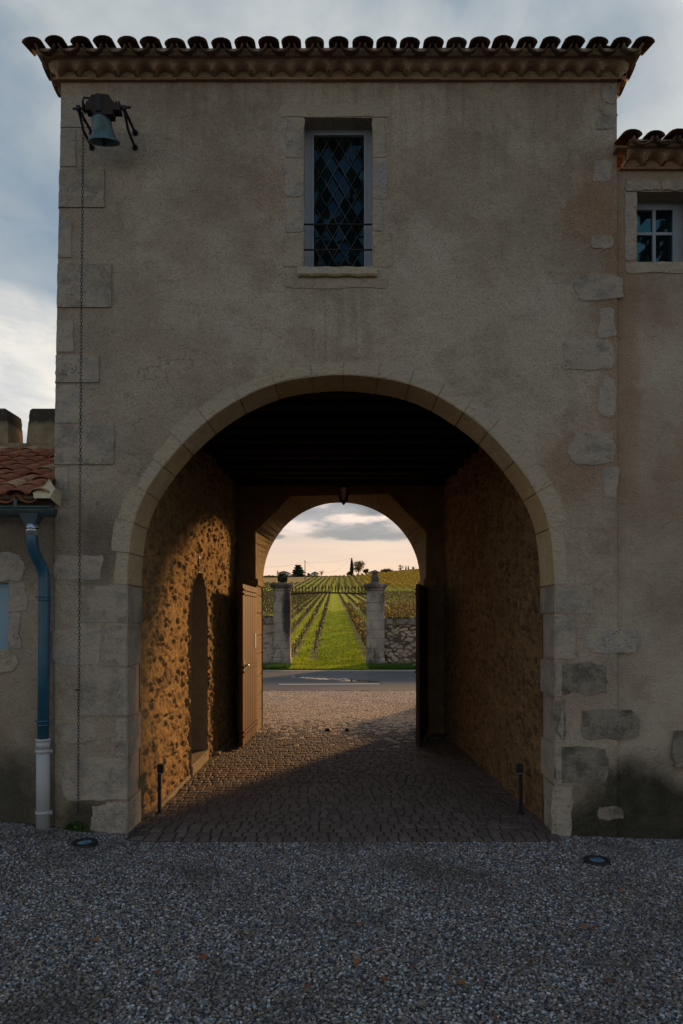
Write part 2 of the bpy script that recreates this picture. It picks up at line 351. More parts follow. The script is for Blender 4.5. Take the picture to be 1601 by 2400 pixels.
# ------------------------------------------------------------------ object helpers
class MB:
    def __init__(s): s.v = []; s.f = []; s.sm = []
    def add(s, vs, fs, smooth=False):
        o = len(s.v); s.v += [tuple(v) for v in vs]; s.f += [tuple(i + o for i in f) for f in fs]; s.sm += [smooth] * len(fs)
    def box(s, x0, x1, y0, y1, z0, z1, ch=0):
        if ch:
            # chamfered box: 24 verts
            vs = []; 
            c = min(ch, (x1 - x0) * .45, (y1 - y0) * .45, (z1 - z0) * .45)
            bm = bmesh.new(); bmesh.ops.create_cube(bm, size=1)
            for v in bm.verts: v.co = Vector((ln(x0, x1, v.co.x + .5), ln(y0, y1, v.co.y + .5), ln(z0, z1, v.co.z + .5)))
            bmesh.ops.bevel(bm, geom=bm.edges[:] , offset=c, segments=1, affect='EDGES')
            bm.verts.index_update(); s.add([v.co for v in bm.verts], [[v.index for v in f.verts] for f in bm.faces]); bm.free(); return
        s.add([(x0, y0, z0), (x1, y0, z0), (x1, y1, z0), (x0, y1, z0), (x0, y0, z1), (x1, y0, z1), (x1, y1, z1), (x0, y1, z1)],
              [(0, 3, 2, 1), (4, 5, 6, 7), (0, 1, 5, 4), (1, 2, 6, 5), (2, 3, 7, 6), (3, 0, 4, 7)])
    def tube(s, pts, r, n=8, cap=True, smooth=True):
        pts = [Vector(p) for p in pts]; rs = r if hasattr(r, '__len__') else [r] * len(pts)
        rings = []; ref = None
        for i, p in enumerate(pts):
            d = (pts[min(i + 1, len(pts) - 1)] - pts[max(i - 1, 0)]).normalized()
            if ref is None:
                ref = Vector((0, 0, 1)) if abs(d.z) < .9 else Vector((1, 0, 0))
            a = d.cross(ref)
            if a.length < 1e-4: a = d.cross(Vector((0, 1, 0)))
            a.normalize(); b = d.cross(a).normalized(); ref = -b if False else ref
            rings.append([p + (a * math.cos(2 * PI * k / n) + b * math.sin(2 * PI * k / n)) * rs[i] for k in range(n)])
        vs = [v for rg in rings for v in rg]; fs = []
        for i in range(len(pts) - 1):
            for k in range(n):
                k2 = (k + 1) % n; fs.append((i * n + k, i * n + k2, (i + 1) * n + k2, (i + 1) * n + k))
        if cap: fs.append(tuple(range(n))[::-1]); fs.append(tuple((len(pts) - 1) * n + k for k in range(n)))
        s.add(vs, fs, smooth)
    def lathe(s, prof, c, n=24, smooth=True, sq=False):
        """prof list of (r, z); c = centre"""
        vs = []; fs = []
        for r, z in prof:
            for k in range(n):
                a = 2 * PI * (k + (.5 if n == 4 else 0)) / n; vs.append((c[0] + r * math.cos(a), c[1] + r * math.sin(a), c[2] + z))
        for i in range(len(prof) - 1):
            for k in range(n):
                k2 = (k + 1) % n; fs.append((i * n + k, i * n + k2, (i + 1) * n + k2, (i + 1) * n + k))
        fs.append(tuple(range(n))[::-1]); fs.append(tuple((len(prof) - 1) * n + k for k in range(n)))
        s.add(vs, fs, smooth)
    def quad(s, a, b, c, d, smooth=False): s.add([a, b, c, d], [(0, 1, 2, 3)], smooth)
    def card(s, p, size, up=None, asp=1.0):
        """small leaf-like quad with random orientation"""
        a = Vector((random.gauss(0, 1), random.gauss(0, 1), random.gauss(0, 1))).normalized()
        b = a.orthogonal().normalized(); b.rotate(Matrix.Rotation(random.uniform(0, 6.28), 3, a)); c = a.cross(b)
        p = Vector(p); b = b * size * .5; c = c * size * .5 * asp
        s.add([p - b - c, p + b - c * .6, p + b * .8 + c, p - b * .7 + c * .9], [(0, 1, 2, 3)])
    def build(s, name, mat, parent=None, attrs=None):
        me = bpy.data.meshes.new(name); me.from_pydata(s.v, [], s.f)
        me.polygons.foreach_set('use_smooth', s.sm); me.update()
        o = bpy.data.objects.new(name, me); COL.objects.link(o)
        if mat: me.materials.append(mat)
        if attrs:
            for k, vals in attrs.items():
                a = me.attributes.new(k, 'FLOAT', 'POINT'); a.data.foreach_set('value', vals)
        if parent is not None: attach(o, parent)
        return o
INV = {}
def wloc(o):
    l = Vector(o.location)
    return l + (wloc(o.parent) if o.parent is not None and o.type == 'EMPTY' else Vector())
def attach(o, parent):
    o.parent = parent
    root = parent
    while root.parent is not None: root = root.parent
    if parent.type == 'EMPTY' and parent.parent is None:
        o.matrix_parent_inverse = Matrix.Translation(-Vector(parent.location))
    else:
        o.matrix_parent_inverse = Matrix.Identity(4)      # parent mesh already sits in world coordinates
def tag(o, label=None, cat=None, group=None, kind=None):
    if label: o['label'] = label
    if cat: o['category'] = cat
    if group: o['group'] = group
    if kind: o['kind'] = kind
    return o
def thing(name, label, cat, loc=(0, 0, 0), group=None):
    o = bpy.data.objects.new(name, None); COL.objects.link(o); o.location = loc; o.empty_display_size = .2
    return tag(o, label, cat, group)
def copy_tree(o, parent=None):
    c = o.copy(); COL.objects.link(c)
    if parent is not None: c.parent = parent
    for ch in [x for x in bpy.data.objects if x.parent == o]: copy_tree(ch, c)
    return c

# ------------------------------------------------------------------ ground
def gz(x, y):
    """height of the courtyard gravel"""
    f = ln(.0, .095, ss(-1.45, -2.6, x)) if x < -1.45 else ln(0, -.03, ss(1.5, 2.6, x))
    if x < -1.45: f = .095 * ss(1.45, 2.7, -x) + .01
    bump = .012 * noise.noise(Vector((x * .9, y * .9, 0))) + .006 * noise.noise(Vector((x * 3, y * 3, 4)))
    return f * ss(3.2, 5.0, y) + bump * (1 - ss(4.3, 4.85, y)) - .012

def grid_sheet(name, x0, x1, y0, y1, nx, ny, zf, mat, smooth=True):
    b = MB(); vs = [(ln(x0, x1, i / nx), ln(y0, y1, j / ny), 0) for j in range(ny + 1) for i in range(nx + 1)]
    vs = [(x, y, zf(x, y)) for x, y, _ in vs]
    fs = [(j * (nx + 1) + i, j * (nx + 1) + i + 1, (j + 1) * (nx + 1) + i + 1, (j + 1) * (nx + 1) + i) for j in range(ny) for i in range(nx)]
    b.add(vs, fs, smooth); return b.build(name, mat)

court = grid_sheet('courtyard_ground', -4.2, 4.2, 1.0, 5.30, 120, 70, gz, M['gravel']); tag(court, kind='structure')
court2 = grid_sheet('ground', -30, 30, -30, 1.02, 12, 12, lambda x, y: -.03, M['gravel']); tag(court2, kind='structure')
b = MB(); b.quad((-30, .9, -.17), (30, .9, -.17), (30, 15.2, -.17), (-30, 15.2, -.17)); b.quad((4.15, .9, -.035), (30, .9, -.035), (30, 5.3, -.035), (4.15, 5.3, -.035)); b.quad((-30, .9, .05), (-4.15, .9, .05), (-4.15, 5.3, .05), (-30, 5.3, .05)); tag(b.build('ground', M['gravel']), kind='structure')
b = MB(); b.quad((6, 10.1, -.03), (30, 10.1, -.03), (30, 15.2, -.03), (6, 15.2, -.03)); b.quad((-30, 10.1, -.03), (-6, 10.1, -.03), (-6, 15.2, -.03), (-30, 15.2, -.03)); tag(b.build('lawn', M['field']), kind='structure')
# loose pebbles: one geometry-nodes object
peb_col = bpy.data.collections.new('pebble_shapes')
def pebble_mesh(i):
    bm = bmesh.new(); bmesh.ops.create_icosphere(bm, subdivisions=1, radius=1)
    for v in bm.verts:
        n = noise.noise(v.co * 1.3 + Vector((i * 5, 0, 0)))
        v.co = Vector((v.co.x * (1.0 + .2 * math.sin(i)), v.co.y * .8, v.co.z * .55)) * (1 + .35 * n)
    me = bpy.data.meshes.new('pebble'); bm.to_mesh(me); bm.free(); me.materials.append(M['pebble'])
    for p in me.polygons: p.use_smooth = (i % 2 == 0)
    return me
def gravel_nodes():
    # the pebbles are instanced from one object holding a single pebble mesh
    me = pebble_mesh(1)
    ng = bpy.data.node_groups.new('scatter_pebbles', 'GeometryNodeTree')
    ng.interface.new_socket('Geometry', in_out='INPUT', socket_type='NodeSocketGeometry')
    ng.interface.new_socket('Geometry', in_out='OUTPUT', socket_type='NodeSocketGeometry')
    N = ng.nodes; L = ng.links
    gi = N.new('NodeGroupInput'); go = N.new('NodeGroupOutput')
    ds = N.new('GeometryNodeDistributePointsOnFaces'); ds.inputs['Density'].default_value = 8500
    inst = N.new('GeometryNodeInstanceOnPoints'); ico = N.new('GeometryNodeMeshIcoSphere')
    ico.inputs['Radius'].default_value = 1.0; ico.inputs['Subdivisions'].default_value = 2
    sp = N.new('GeometryNodeSetPosition')
    nz = N.new('ShaderNodeTexNoise'); nz.inputs['Scale'].default_value = 1.1
    sb = N.new('ShaderNodeVectorMath'); sb.operation = 'SUBTRACT'; L.new(nz.outputs['Color'], sb.inputs[0]); sb.inputs[1].default_value = (.5, .5, .5)
    L.new(ico.outputs['Mesh'], sp.inputs['Geometry']); L.new(sb.outputs[0], sp.inputs['Offset'])
    tr = N.new('GeometryNodeTransform'); tr.inputs['Scale'].default_value = (1.1, .85, .6); L.new(sp.outputs[0], tr.inputs[0])
    sm = N.new('GeometryNodeSetMaterial'); sm.inputs['Material'].default_value = M['pebble']; L.new(tr.outputs[0], sm.inputs[0])
    rv = N.new('FunctionNodeRandomValue'); rv.data_type = 'FLOAT_VECTOR'
    rv.inputs[0].default_value = (-.5, -.5, 0); rv.inputs[1].default_value = (.5, .5, 6.28)
    rs = N.new('FunctionNodeRandomValue'); rs.data_type = 'FLOAT'; rs.inputs[2].default_value = .0034; rs.inputs[3].default_value = .0096
    L.new(gi.outputs[0], ds.inputs['Mesh']); L.new(ds.outputs['Points'], inst.inputs['Points'])
    L.new(sm.outputs[0], inst.inputs['Instance']); L.new(rv.outputs[0], inst.inputs['Rotation'])
    L.new(rs.outputs[1], inst.inputs['Scale']); L.new(inst.outputs[0], go.inputs[0])
    return ng
gbase = grid_sheet('gravel', -3.6, 3.6, 2.2, 5.06, 110, 60, lambda x, y: gz(x, y) + .002, M['gravel'])
# keep pebbles off the cobbled threshold
bm = bmesh.new(); bm.from_mesh(gbase.data)
def in_threshold(c): return abs(c.x) < 1.60 and c.y > 4.91
bmesh.ops.delete(bm, geom=[f for f in bm.faces if in_threshold(f.calc_center_median())], context='FACES')
bm.to_mesh(gbase.data); bm.free()
gm = gbase.modifiers.new('scatter', 'NODES'); gm.node_group = gravel_nodes()
tag(gbase, 'loose grey and tan pebbles spread over the courtyard', 'gravel', kind='stuff')
bpy.data.collections.remove(peb_col)

# cobbled passage and drive
def setts(y, yend):
    dark, pale = MB(), MB()
    rng = random.Random(3)
    while y < yend:
        sc_ = ln(1, .82, ss(8, 12, y)); d = rng.uniform(.088, .105) * sc_ if y > 5.03 else .10
        half0, half1 = (-1.60, 1.59) if y < 9.6 else ((-1.19, 1.17) if y < 10.2 else (-6.0, 6.0))
        x = half0 + rng.uniform(-.05, 0)
        while x < half1:
            w = rng.uniform(.065, .115) * sc_
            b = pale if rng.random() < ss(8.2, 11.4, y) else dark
            g = .0028 + .003 * rng.random() + (.003 if noise.noise(Vector((x, y * .7, 0))) > .1 and y < 7 else 0)
            h = rng.uniform(-.003, .003)
            xx0, xx1, yy0, yy1 = x + g, x + w - g, y + g, y + d - g
            j = lambda: rng.uniform(-.003, .003)
            c = .008
            tz = .0 + h
            vs = [(xx0 + j(), yy0 + j(), -.03), (xx1 + j(), yy0 + j(), -.03), (xx1 + j(), yy1 + j(), -.03), (xx0 + j(), yy1 + j(), -.03)]
            v2 = [(vx, vy, tz - .005) for vx, vy, _ in vs]
            v3 = [(xx0 + c, yy0 + c, tz + j()), (xx1 - c, yy0 + c, tz + j()), (xx1 - c, yy1 - c, tz + j()), (xx0 + c, yy1 - c, tz + j())]
            b.add(vs + v2 + v3, [(0, 1, 5, 4), (1, 2, 6, 5), (2, 3, 7, 6), (3, 0, 4, 7), (4, 5, 9, 8), (5, 6, 10, 9), (6, 7, 11, 10), (7, 4, 8, 11), (8, 9, 10, 11)])
            x += w
        y += d
    return dark, pale
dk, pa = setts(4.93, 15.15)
o = dk.build('cobblestone_paving', M['sett_shade']); tag(o, kind='structure')
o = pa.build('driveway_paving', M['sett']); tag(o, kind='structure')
b = MB(); b.box(-6, 6, 10.2, 15.17, -.12, -.013); b.box(-1.62, 1.60, 4.93, 10.2, -.12, -.013); tag(b.build('paving_bed', M['joint']), kind='structure')

# road, verge, field
b = MB(); b.box(-60, 60, 15.17, 20.75, -.2, .004); tag(b.build('road', M['asphalt']), kind='structure')
b = MB(); b.quad((-60, 20.75, .012), (60, 20.75, .012), (60, 21.15, .012), (-60, 21.15, .012)); b.quad((-60, 20.75, -.1), (60, 20.75, -.1), (60, 20.75, .012), (-60, 20.75, .012)); tag(b.build('road_edge', M['verge_gravel']), kind='structure')
b = MB(); b.quad((-1.52, 16.50, .0085), (.93, 16.62, .0085), (.93, 16.73, .0085), (-1.52, 16.61, .0085))
for k in (1, -1, 2, -2):
    dx = k * 6.2; b.quad((-1.52 + dx, 16.50 + dx * .05, .0085), (.93 + dx, 16.62 + dx * .05, .0085), (.93 + dx, 16.73 + dx * .05, .0085), (-1.52 + dx, 16.61 + dx * .05, .0085))
tag(b.build('road_marking', M['paint']), kind='structure')
def puddles():
    b = MB(); rng = random.Random(5)
    spots = []
    for q in range(85):
        t = rng.random(); cx = ln(-1.1, .85, t) + rng.gauss(0, .08); cy = ln(18.5, 17.25, t) + rng.gauss(0, .13) * (.5 + t); spots.append((cx, cy, rng.uniform(.03, .17), rng.uniform(.012, .045)))
    spots += [(.65, 19.6, .22, .03), (-1.9, 18.4, .15, .02), (-1.3, 18.9, .2, .025), (.9, 19.5, .12, .02)]
    for cx, cy, rx, ry in spots:
        n = 26; vs = []
        for k in range(n):
            a = 2 * PI * k / n; q = 1 + .55 * noise.noise(Vector((math.cos(a) * 1.7 + cx * 9, math.sin(a) * 1.7, cy))) + rng.uniform(-.15, .15)
            vs.append((cx + rx * q * math.cos(a), cy + ry * q * math.sin(a), .0075))
        b.add(vs, [tuple(range(n))])
    return b
tag(puddles().build('puddles', M['puddle']), kind='structure')

def tz(x, y):
    """height of the vineyard slope"""
    if y < 24: return .03 + .02 * ss(21, 24, y)
    z = .05 + .054 * (min(y, 200) - 24)
    if y > 200: z += .083 * (min(y, 400) - 200) + (y - 400) * .005 * (y > 400)
    z = z if y < 180 or y > 220 else z
    z += max(0, x) * .072 * ss(120, 400, y) - max(0, -x - 10) * .012 * ss(150, 400, y)
    z += .035 * noise.noise(Vector((x * .35, y * .2, 0))) * ss(24, 40, y) + .02 * noise.noise(Vector((x * 1.6, y * 1.0, 2)))
    return z
def field():
    b = MB(); ys = []; y = 21.1
    while y < 700: ys.append(y); y += max(.3, y * .012)
    nx = 110; vs = []; fs = []
    for y in ys:
        w = 14 + y * .45
        for i in range(nx + 1):
            t = (i / nx * 2 - 1); x = w * (abs(t) ** 1.6) * (1 if t > 0 else -1); vs.append((x, y, tz(x, y)))
    for j in range(len(ys) - 1):
        for i in range(nx):
            a = j * (nx + 1) + i; fs.append((a, a + 1, a + nx + 2, a + nx + 1))
    b.add(vs, fs, True); return b.build('vineyard_ground', M['field'])
tag(field(), kind='structure')
# far land so the horizon never ends
b = MB(); b.quad((-3000, 600, 20), (3000, 600, 20), (3000, 4000, 26), (-3000, 4000, 26)); b.quad((-3000, 21.2, -.3), (3000, 21.2, -.3), (3000, 620, 15), (-3000, 620, 15)); tag(b.build('terrain', M['field']), kind='structure')

def grass_blades(name, n, xr, yr, hgt, mat, wide=.03, filt=None):
    b = MB(); rng = random.Random(11)
    k = 0
    while k < n:
        y = yr[0] + (yr[1] - yr[0]) * rng.random() ** 1.5; x = rng.uniform(xr[0], xr[1]) * (1 if xr[2] == 0 else (y / yr[0]) ** xr[2])
        if filt and not filt(x, y): 
            continue
        k += 1
        z = tz(x, y) - .01; h = hgt * rng.uniform(.5, 1.2); a = rng.uniform(0, PI); w = wide * rng.uniform(.6, 1.2)
        dx, dy = math.cos(a) * w / 2, math.sin(a) * w / 2; lx, ly = rng.uniform(-.5, .5) * h, rng.uniform(-.5, .5) * h
        b.add([(x - dx, y - dy, z), (x + dx, y + dy, z), (x + lx + dx * .3, y + ly + dy * .3, z + h)], [(0, 1, 2)])
    return b.build(name, mat)
def lane(x, y):
    u = x + .0125 * (y - 24)
    if y < 24.6: return True
    k = (u - 1.1) / 1.35 if u > 0 else (-1.05 - u) / .80
    if k < -.3: return random.random() < .8
    return abs((k + .5) % 1 - .5) > .2
o = grass_blades('field_grass', 30000, (-3.2, 2.8, .85), (22.9, 70), .085, M['grass'], .045, lane)
tag(o, 'bright green grass between the vine rows', 'grass', kind='stuff')
def by_wall(x, y): return x < -1.6 or x > .75 or (abs(x) < 99 and y > 21.9 and random.random() < .25)
o = grass_blades('verge_grass', 16000, (-7, 7, 0), (21.15, 22.75), .15, M['grass_shade'], .035, lambda x, y: x < -1.65 or x > .85)
tag(o, 'shade-darkened grass along the foot of the roadside walls', 'grass', kind='stuff')
o = grass_blades('threshold_grass', 9000, (-1.9, 1.1, 0), (21.15, 23.4), .06, M['grass'], .035)
tag(o, 'short sunlit grass between the two stone pillars', 'grass', kind='stuff')

# ------------------------------------------------------------------ gatehouse
XL, XR = FX(143), FX(1446)             # front wall corners at the eaves
XLb = FX(129)                          # the left corner leans out a little at the foot
ZT = 5.60; BACK = 10.15; INN = 5.44
gate = thing('gatehouse', 'tall rendered stone gatehouse with a wide arched carriage passage', 'gatehouse', (0, FD, 0))
WX0, WX1, WZ0, WZ1 = FX(712), FX(873), FZ(629), FZ(276)      # window opening

arch_px = [(299, 1370), (300, 1340), (303, 1300), (310, 1243), (328, 1185), (355, 1134), (401, 1072), (457, 1012), (520, 962), (594, 919), (671, 893), (755, 881), (800, 879)]
pts = [(FX(x), FZ(y)) for x, y in arch_px]
def spline(ps, n=6):
    out = []
    for i in range(len(ps) - 1):
        p0 = ps[max(i - 1, 0)]; p1 = ps[i]; p2 = ps[i + 1]; p3 = ps[min(i + 2, len(ps) - 1)]
        for k in range(n):
            t = k / n
            out.append(tuple(.5 * ((2 * p1[a]) + (-p0[a] + p2[a]) * t + (2 * p0[a] - 5 * p1[a] + 4 * p2[a] - p3[a]) * t * t + (-p0[a] + 3 * p1[a] - 3 * p2[a] + p3[a]) * t ** 3) for a in (0, 1)))
    out.append(ps[-1]); return out
arcL = spline(pts)                                    # left springing -> crown
AW = 1.573
arc = arcL + [(-x * .996, z) for x, z in arcL[::-1][1:]]
arc = [(x, z) for x, z in arc]
JXL, JXR = arc[0][0], arc[-1][0]; SPZ = arc[0][1]

def front_wall():
    b = MB(); y = FD
    def xl(z): return ln(XLb, XL, max(0, min(1, (z - 3.1) / 2.3)))
    # left and right piers in rows
    zs = [-.15 + i * .25 for i in range(24)]; zs = [z for z in zs if z < ZT] + [ZT]
    zs = sorted(set([round(z, 4) for z in zs] + [SPZ]))
    for i in range(len(zs) - 1):
        z0, z1 = zs[i], zs[i + 1]
        b.quad((xl(z0), y, z0), (JXL, y, z0), (JXL, y, z1), (xl(z1), y, z1))
        b.quad((JXR, y, z0), (XR, y, z0), (XR, y, z1), (JXR, y, z1))
    cols = sorted(set([x for x, z in arc] + [WX0, WX1]))
    def az(x):
        for (xa, za), (xb, zb) in zip(arc, arc[1:]):
            if xa - 1e-9 <= x <= xb + 1e-9 and xb > xa: return za + (zb - za) * (x - xa) / (xb - xa)
        return SPZ
    for xa, xb in zip(cols, cols[1:]):
        if xb - xa < 1e-6: continue
        za, zb = az(xa), az(xb)
        if xa >= WX0 - 1e-6 and xb <= WX1 + 1e-6:
            b.quad((xa, y, za), (xb, y, zb), (xb, y, WZ0), (xa, y, WZ0)); b.quad((xa, y, WZ1), (xb, y, WZ1), (xb, y, ZT), (xa, y, ZT))
        else: b.quad((xa, y, za), (xb, y, zb), (xb, y, ZT), (xa, y, ZT))
    # window reveal
    d = .30
    b.quad((WX0, y, WZ0), (WX0, y, WZ1), (WX0, y + d, WZ1), (WX0, y + d, WZ0)); b.quad((WX1, y, WZ1), (WX1, y, WZ0), (WX1, y + d, WZ0), (WX1, y + d, WZ1))
    b.quad((WX0, y, WZ1), (WX1, y, WZ1), (WX1, y + d, WZ1), (WX0, y + d, WZ1)); b.quad((WX1, y, WZ0), (WX0, y, WZ0), (WX0, y + d, WZ0), (WX1, y + d, WZ0))
    # mortar bed of the arch soffit and jambs (2 cm behind the stones)
    q = .010
    path = [(JXL - q, -.15)] + [(x * 1.004 - (q if x < 0 else -q) * .6, z + q) for x, z in arc] + [(JXR + q, -.15)]
    for (xa, za), (xb, zb) in zip(path, path[1:]): b.quad((xa, y + .004, za), (xb, y + .004, zb), (xb, INN, zb), (xa, INN, za))
    # inner face of the front wall above the arch and beside it
    for (xa, za), (xb, zb) in zip(path, path[1:]):
        if xb > xa: b.quad((xb, INN, zb), (xa, INN, za), (xa, INN, 3.7), (xb, INN, 3.7))
    # outer side walls
    b.quad((XLb, y, -.15), (XL, y, ZT), (XL, BACK, ZT), (XLb, BACK, -.15))
    b.quad((XR, y, -.15), (XR, BACK, -.15), (XR, BACK, ZT), (XR, y, ZT))
    return b.build('front_wall', M['facade'], gate)
fw = front_wall()

# voussoirs: front face + soffit blocks
def polyline_at(path, s):
    acc = 0
    for a, c in zip(path, path[1:]):
        l = math.dist(a, c)
        if acc + l >= s: 
            t = (s - acc) / l; n = Vector((-(c[1] - a[1]), 0, c[0] - a[0])).normalized(); return Vector((ln(a[0], c[0], t), 0, ln(a[1], c[1], t))), n
        acc += l
    a, c = path[-2], path[-1]; return Vector((c[0], 0, c[1])), Vector((-(c[1] - a[1]), 0, c[0] - a[0])).normalized()
def voussoirs():
    b = MB(); L = sum(math.dist(a, c) for a, c in zip(arc, arc[1:])); rng = random.Random(4)
    cuts = [0]; 
    while cuts[-1] < L - .32: cuts.append(cuts[-1] + rng.uniform(.215, .30))
    cuts[-1] = L
    g = .0034
    for s0, s1 in zip(cuts, cuts[1:]):
        n = 5; th = rng.uniform(.085, .145); pr = rng.uniform(.002, .006); back = INN + rng.uniform(-.003, .003); so = rng.uniform(-.002, .003)
        ins = []; outs = []
        for k in range(n + 1):
            p, nm = polyline_at(arc, ln(s0 + g, s1 - g, k / n)); 
            e = th + .018 * noise.noise(Vector((p.x * 9, p.z * 9, k)))
            ins.append(p - nm * (-so)); outs.append(p + nm * e)
        yf = FD - pr
        c = .007
        vs = []; 
        for k in range(n + 1):
            p, q = ins[k], outs[k]; d = (q - p).normalized()
            vs += [(p.x, yf + c, p.z), (p.x + d.x * c, yf, p.z + d.z * c), (q.x, yf, q.z), (q.x, FD + .02, q.z), (p.x, back - c, p.z), (p.x + d.x * .02, back, p.z + d.z * .02)]
        fs = []
        for k in range(n):
            a = k * 6; e = a + 6
            fs += [(a, e, e + 1, a + 1), (a + 1, e + 1, e + 2, a + 2), (a + 2, e + 2, e + 3, a + 3), (a, a + 4, e + 4, e), (a + 4, a + 5, e + 5, e + 4)]
        for a in (0, n * 6): fs += [(a, a + 1, a + 2, a + 3), (a, a + 3, a + 5, a + 4)]
        b.add(vs, fs)
    return b.build('arch_stones', M['arch'], gate)
voussoirs()

def slab(b, x0, y0, x1, y1, proud=.005, jit=1.0, seed=0, yb=FD, rnd=.0):
    """irregular stone facing let into the render; pixel corners on the facade plane"""
    jit *= 1.35; rng = random.Random(seed * 31 + int(x0 * 7 + y0)); X0, X1, Z1, Z0 = FX(x0), FX(x1), FZ(y0), FZ(y1)
    per = []; n = 9; j = .005 * jit
    for k in range(n): per.append((ln(X0, X1, k / n), Z0))
    for k in range(n): per.append((X1, ln(Z0, Z1, k / n)))
    for k in range(n): per.append((ln(X1, X0, k / n), Z1))
    for k in range(n): per.append((X0, ln(Z1, Z0, k / n)))
    cx, cz = (X0 + X1) / 2, (Z0 + Z1) / 2; out = []
    for (x, z) in per:
        u, v = (x - cx) / (X1 - X0) * 2, (z - cz) / (Z1 - Z0) * 2
        r = max(0, (u * u + v * v) ** .5 - 1) * (.12 + rnd)
        dn = noise.noise(Vector((x * 9, z * 9, seed))) * j * 2.8
        out.append((cx + (x - cx) * (1 - r) + dn + rng.uniform(-j, j) * .4, cz + (z - cz) * (1 - r) + dn * .6 + rng.uniform(-j, j) * .4))
    m = len(out); ins = [(cx + (x - cx) * .96, cz + (z - cz) * .95) for x, z in out]
    vs = [(x, yb + .002, z) for x, z in out] + [(x, yb - proud * .6, z) for x, z in out] + [(x, yb - proud - .002 * noise.noise(Vector((x * 20, z * 20, 0))), z) for x, z in ins]
    fs = []
    for k in range(m):
        k2 = (k + 1) % m; fs += [(k, k2, m + k2, m + k), (m + k, m + k2, 2 * m + k2, 2 * m + k)]
    fs.append(tuple(2 * m + k for k in range(m))); b.add(vs, fs)

def edge_stone(b, x1, y0, y1, proud=.006, out=.006, seed=0):
    """quoin at the left corner: wraps round the corner with a slightly ragged arris"""
    rng = random.Random(seed); n = 8; vs = []; X1 = FX(x1)
    for k in range(n + 1):
        z = ln(FZ(y1) + .004, FZ(y0) - .004, k / n); xe = ln(XLb, XL, max(0, min(1, (z - 3.1) / 2.3))) - out * (.4 + .6 * rng.random())
        jx = X1 + .012 * noise.noise(Vector((seed, z * 9, 1)))
        vs += [(jx, FD + .002, z), (jx, FD - proud, z), (xe + .012, FD - proud, z), (xe, FD + .008, z), (xe + .002, FD + .30, z)]
    fs = []
    for k in range(n):
        a = k * 5; e = a + 5; fs += [(a, a + 1, e + 1, e), (a + 1, a + 2, e + 2, e + 1), (a + 2, a + 3, e + 3, e + 2), (a + 3, a + 4, e + 4, e + 3)]
    fs += [(0, 4, 3, 2, 1), tuple(n * 5 + q for q in range(5))]
    b.add(vs, fs)
b = MB()
for i, (x1, y0, y1) in enumerate(((215, 226, 300), (178, 302, 392), (168, 512, 605), (190, 902, 993), (160, 1096, 1172), (172, 750, 826))):
    b = MB(); edge_stone(b, x1, y0, y1, seed=i); b.build('quoin_stone', M['lime'], gate)
b = MB()
for i, (x1, y0, y1) in enumerate(((245, 397, 488), (262, 618, 722), (232, 832, 898), (268, 995, 1090))):
    b = MB(); edge_stone(b, x1, y0, y1, proud=.010, out=.010, seed=20 + i); b.build('quoin_stone', M['jamb'], gate)
b = MB(); k = 0
for (x0, y0, x1, y1, r) in ((1408, 205, 1444, 243, .1), (1390, 375, 1432, 425, 0), (1405, 722, 1441, 790, 0), (1403, 886, 1445, 980, .25), (1413, 1097, 1447, 1168, 0), (1375, 1472, 1496, 1532, .15),
                            (125, 1302, 240, 1360, .1), (122, 1475, 236, 1558, .05)):
    b = MB(); k += 1; slab(b, x0, y0, x1, y1, .004, 1.4, k, rnd=r); b.build('facing_stone', M['lime'], gate)
b = MB()
for (x0, y0, x1, y1, r) in ((1405, 250, 1443, 300, .1), (1385, 553, 1435, 583, .1), (1347, 645, 1462, 702, .12), (1315, 797, 1438, 868, .1), (1335, 1012, 1440, 1090, .2), (1293, 1845, 1340, 1957, 0),
                            (148, 1778, 300, 1874, 0), (216, 1886, 300, 1957, .05), (130, 1692, 224, 1742, .3)):
    b = MB(); k += 1; slab(b, x0, y0, x1, y1, .006, 2.0, k, rnd=r); b.build('facing_stone', M['jamb'], gate)
b = MB()
for (x0, y0, x1, y1, r) in ((1300, 1553, 1425, 1628, .15), (1301, 1637, 1326, 1736, 0), (1360, 1662, 1495, 1733, .1), (1300, 1748, 1428, 1838, .22), (1400, 1890, 1462, 1922, .2), (1580, 1712, 1640, 1800, 0)):
    b = MB(); k += 1; slab(b, x0, y0, x1, y1, .004, 2.0, k, rnd=r); b.build('facing_stone', M['darkstone'], gate)
# jamb blocks that turn the corner into the passage
def jamb_blocks(side, rows):
    b = MB()
    for i, (xe, y0, y1, dep) in enumerate(rows):
        J = JXL if side < 0 else JXR
        x_out = FX(xe); z1, z0 = FZ(y0) - .004, FZ(y1) + .004; pr = .004 + .003 * (i % 3); c = .012
        yf = FD - pr; s = -side
        xi = J + s * .001 * (i % 3)
        prof = [(x_out, FD + .01), (x_out + s * .006, yf), (xi - s * c, yf), (xi, yf + c), (xi, FD + dep - .006), (xi - s * .012, FD + dep)]
        n = 4; vs = []
        for q in range(n + 1):
            z = ln(z0, z1, q / n)
            for (x, y) in prof: vs.append((x + .002 * noise.noise(Vector((x * 9, y * 9, z * 9 + i))), y, z))
        m = len(prof); fs = []
        for q in range(n):
            for p in range(m - 1): fs.append((q * m + p, q * m + p + 1, (q + 1) * m + p + 1, (q + 1) * m + p))
        fs += [tuple(range(m)), tuple(n * m + p for p in range(m))]
        b.add(vs, fs); b.build('jamb_stone', M['jamb'], gate); b = MB()
jamb_blocks(-1, [(190, 1372, 1460, .37), (244, 1464, 1562, .33), (187, 1566, 1678, .20), (270, 1682, 1772, .34), (215, 1776, 1874, .22), (248, 1878, 1990, .34)])
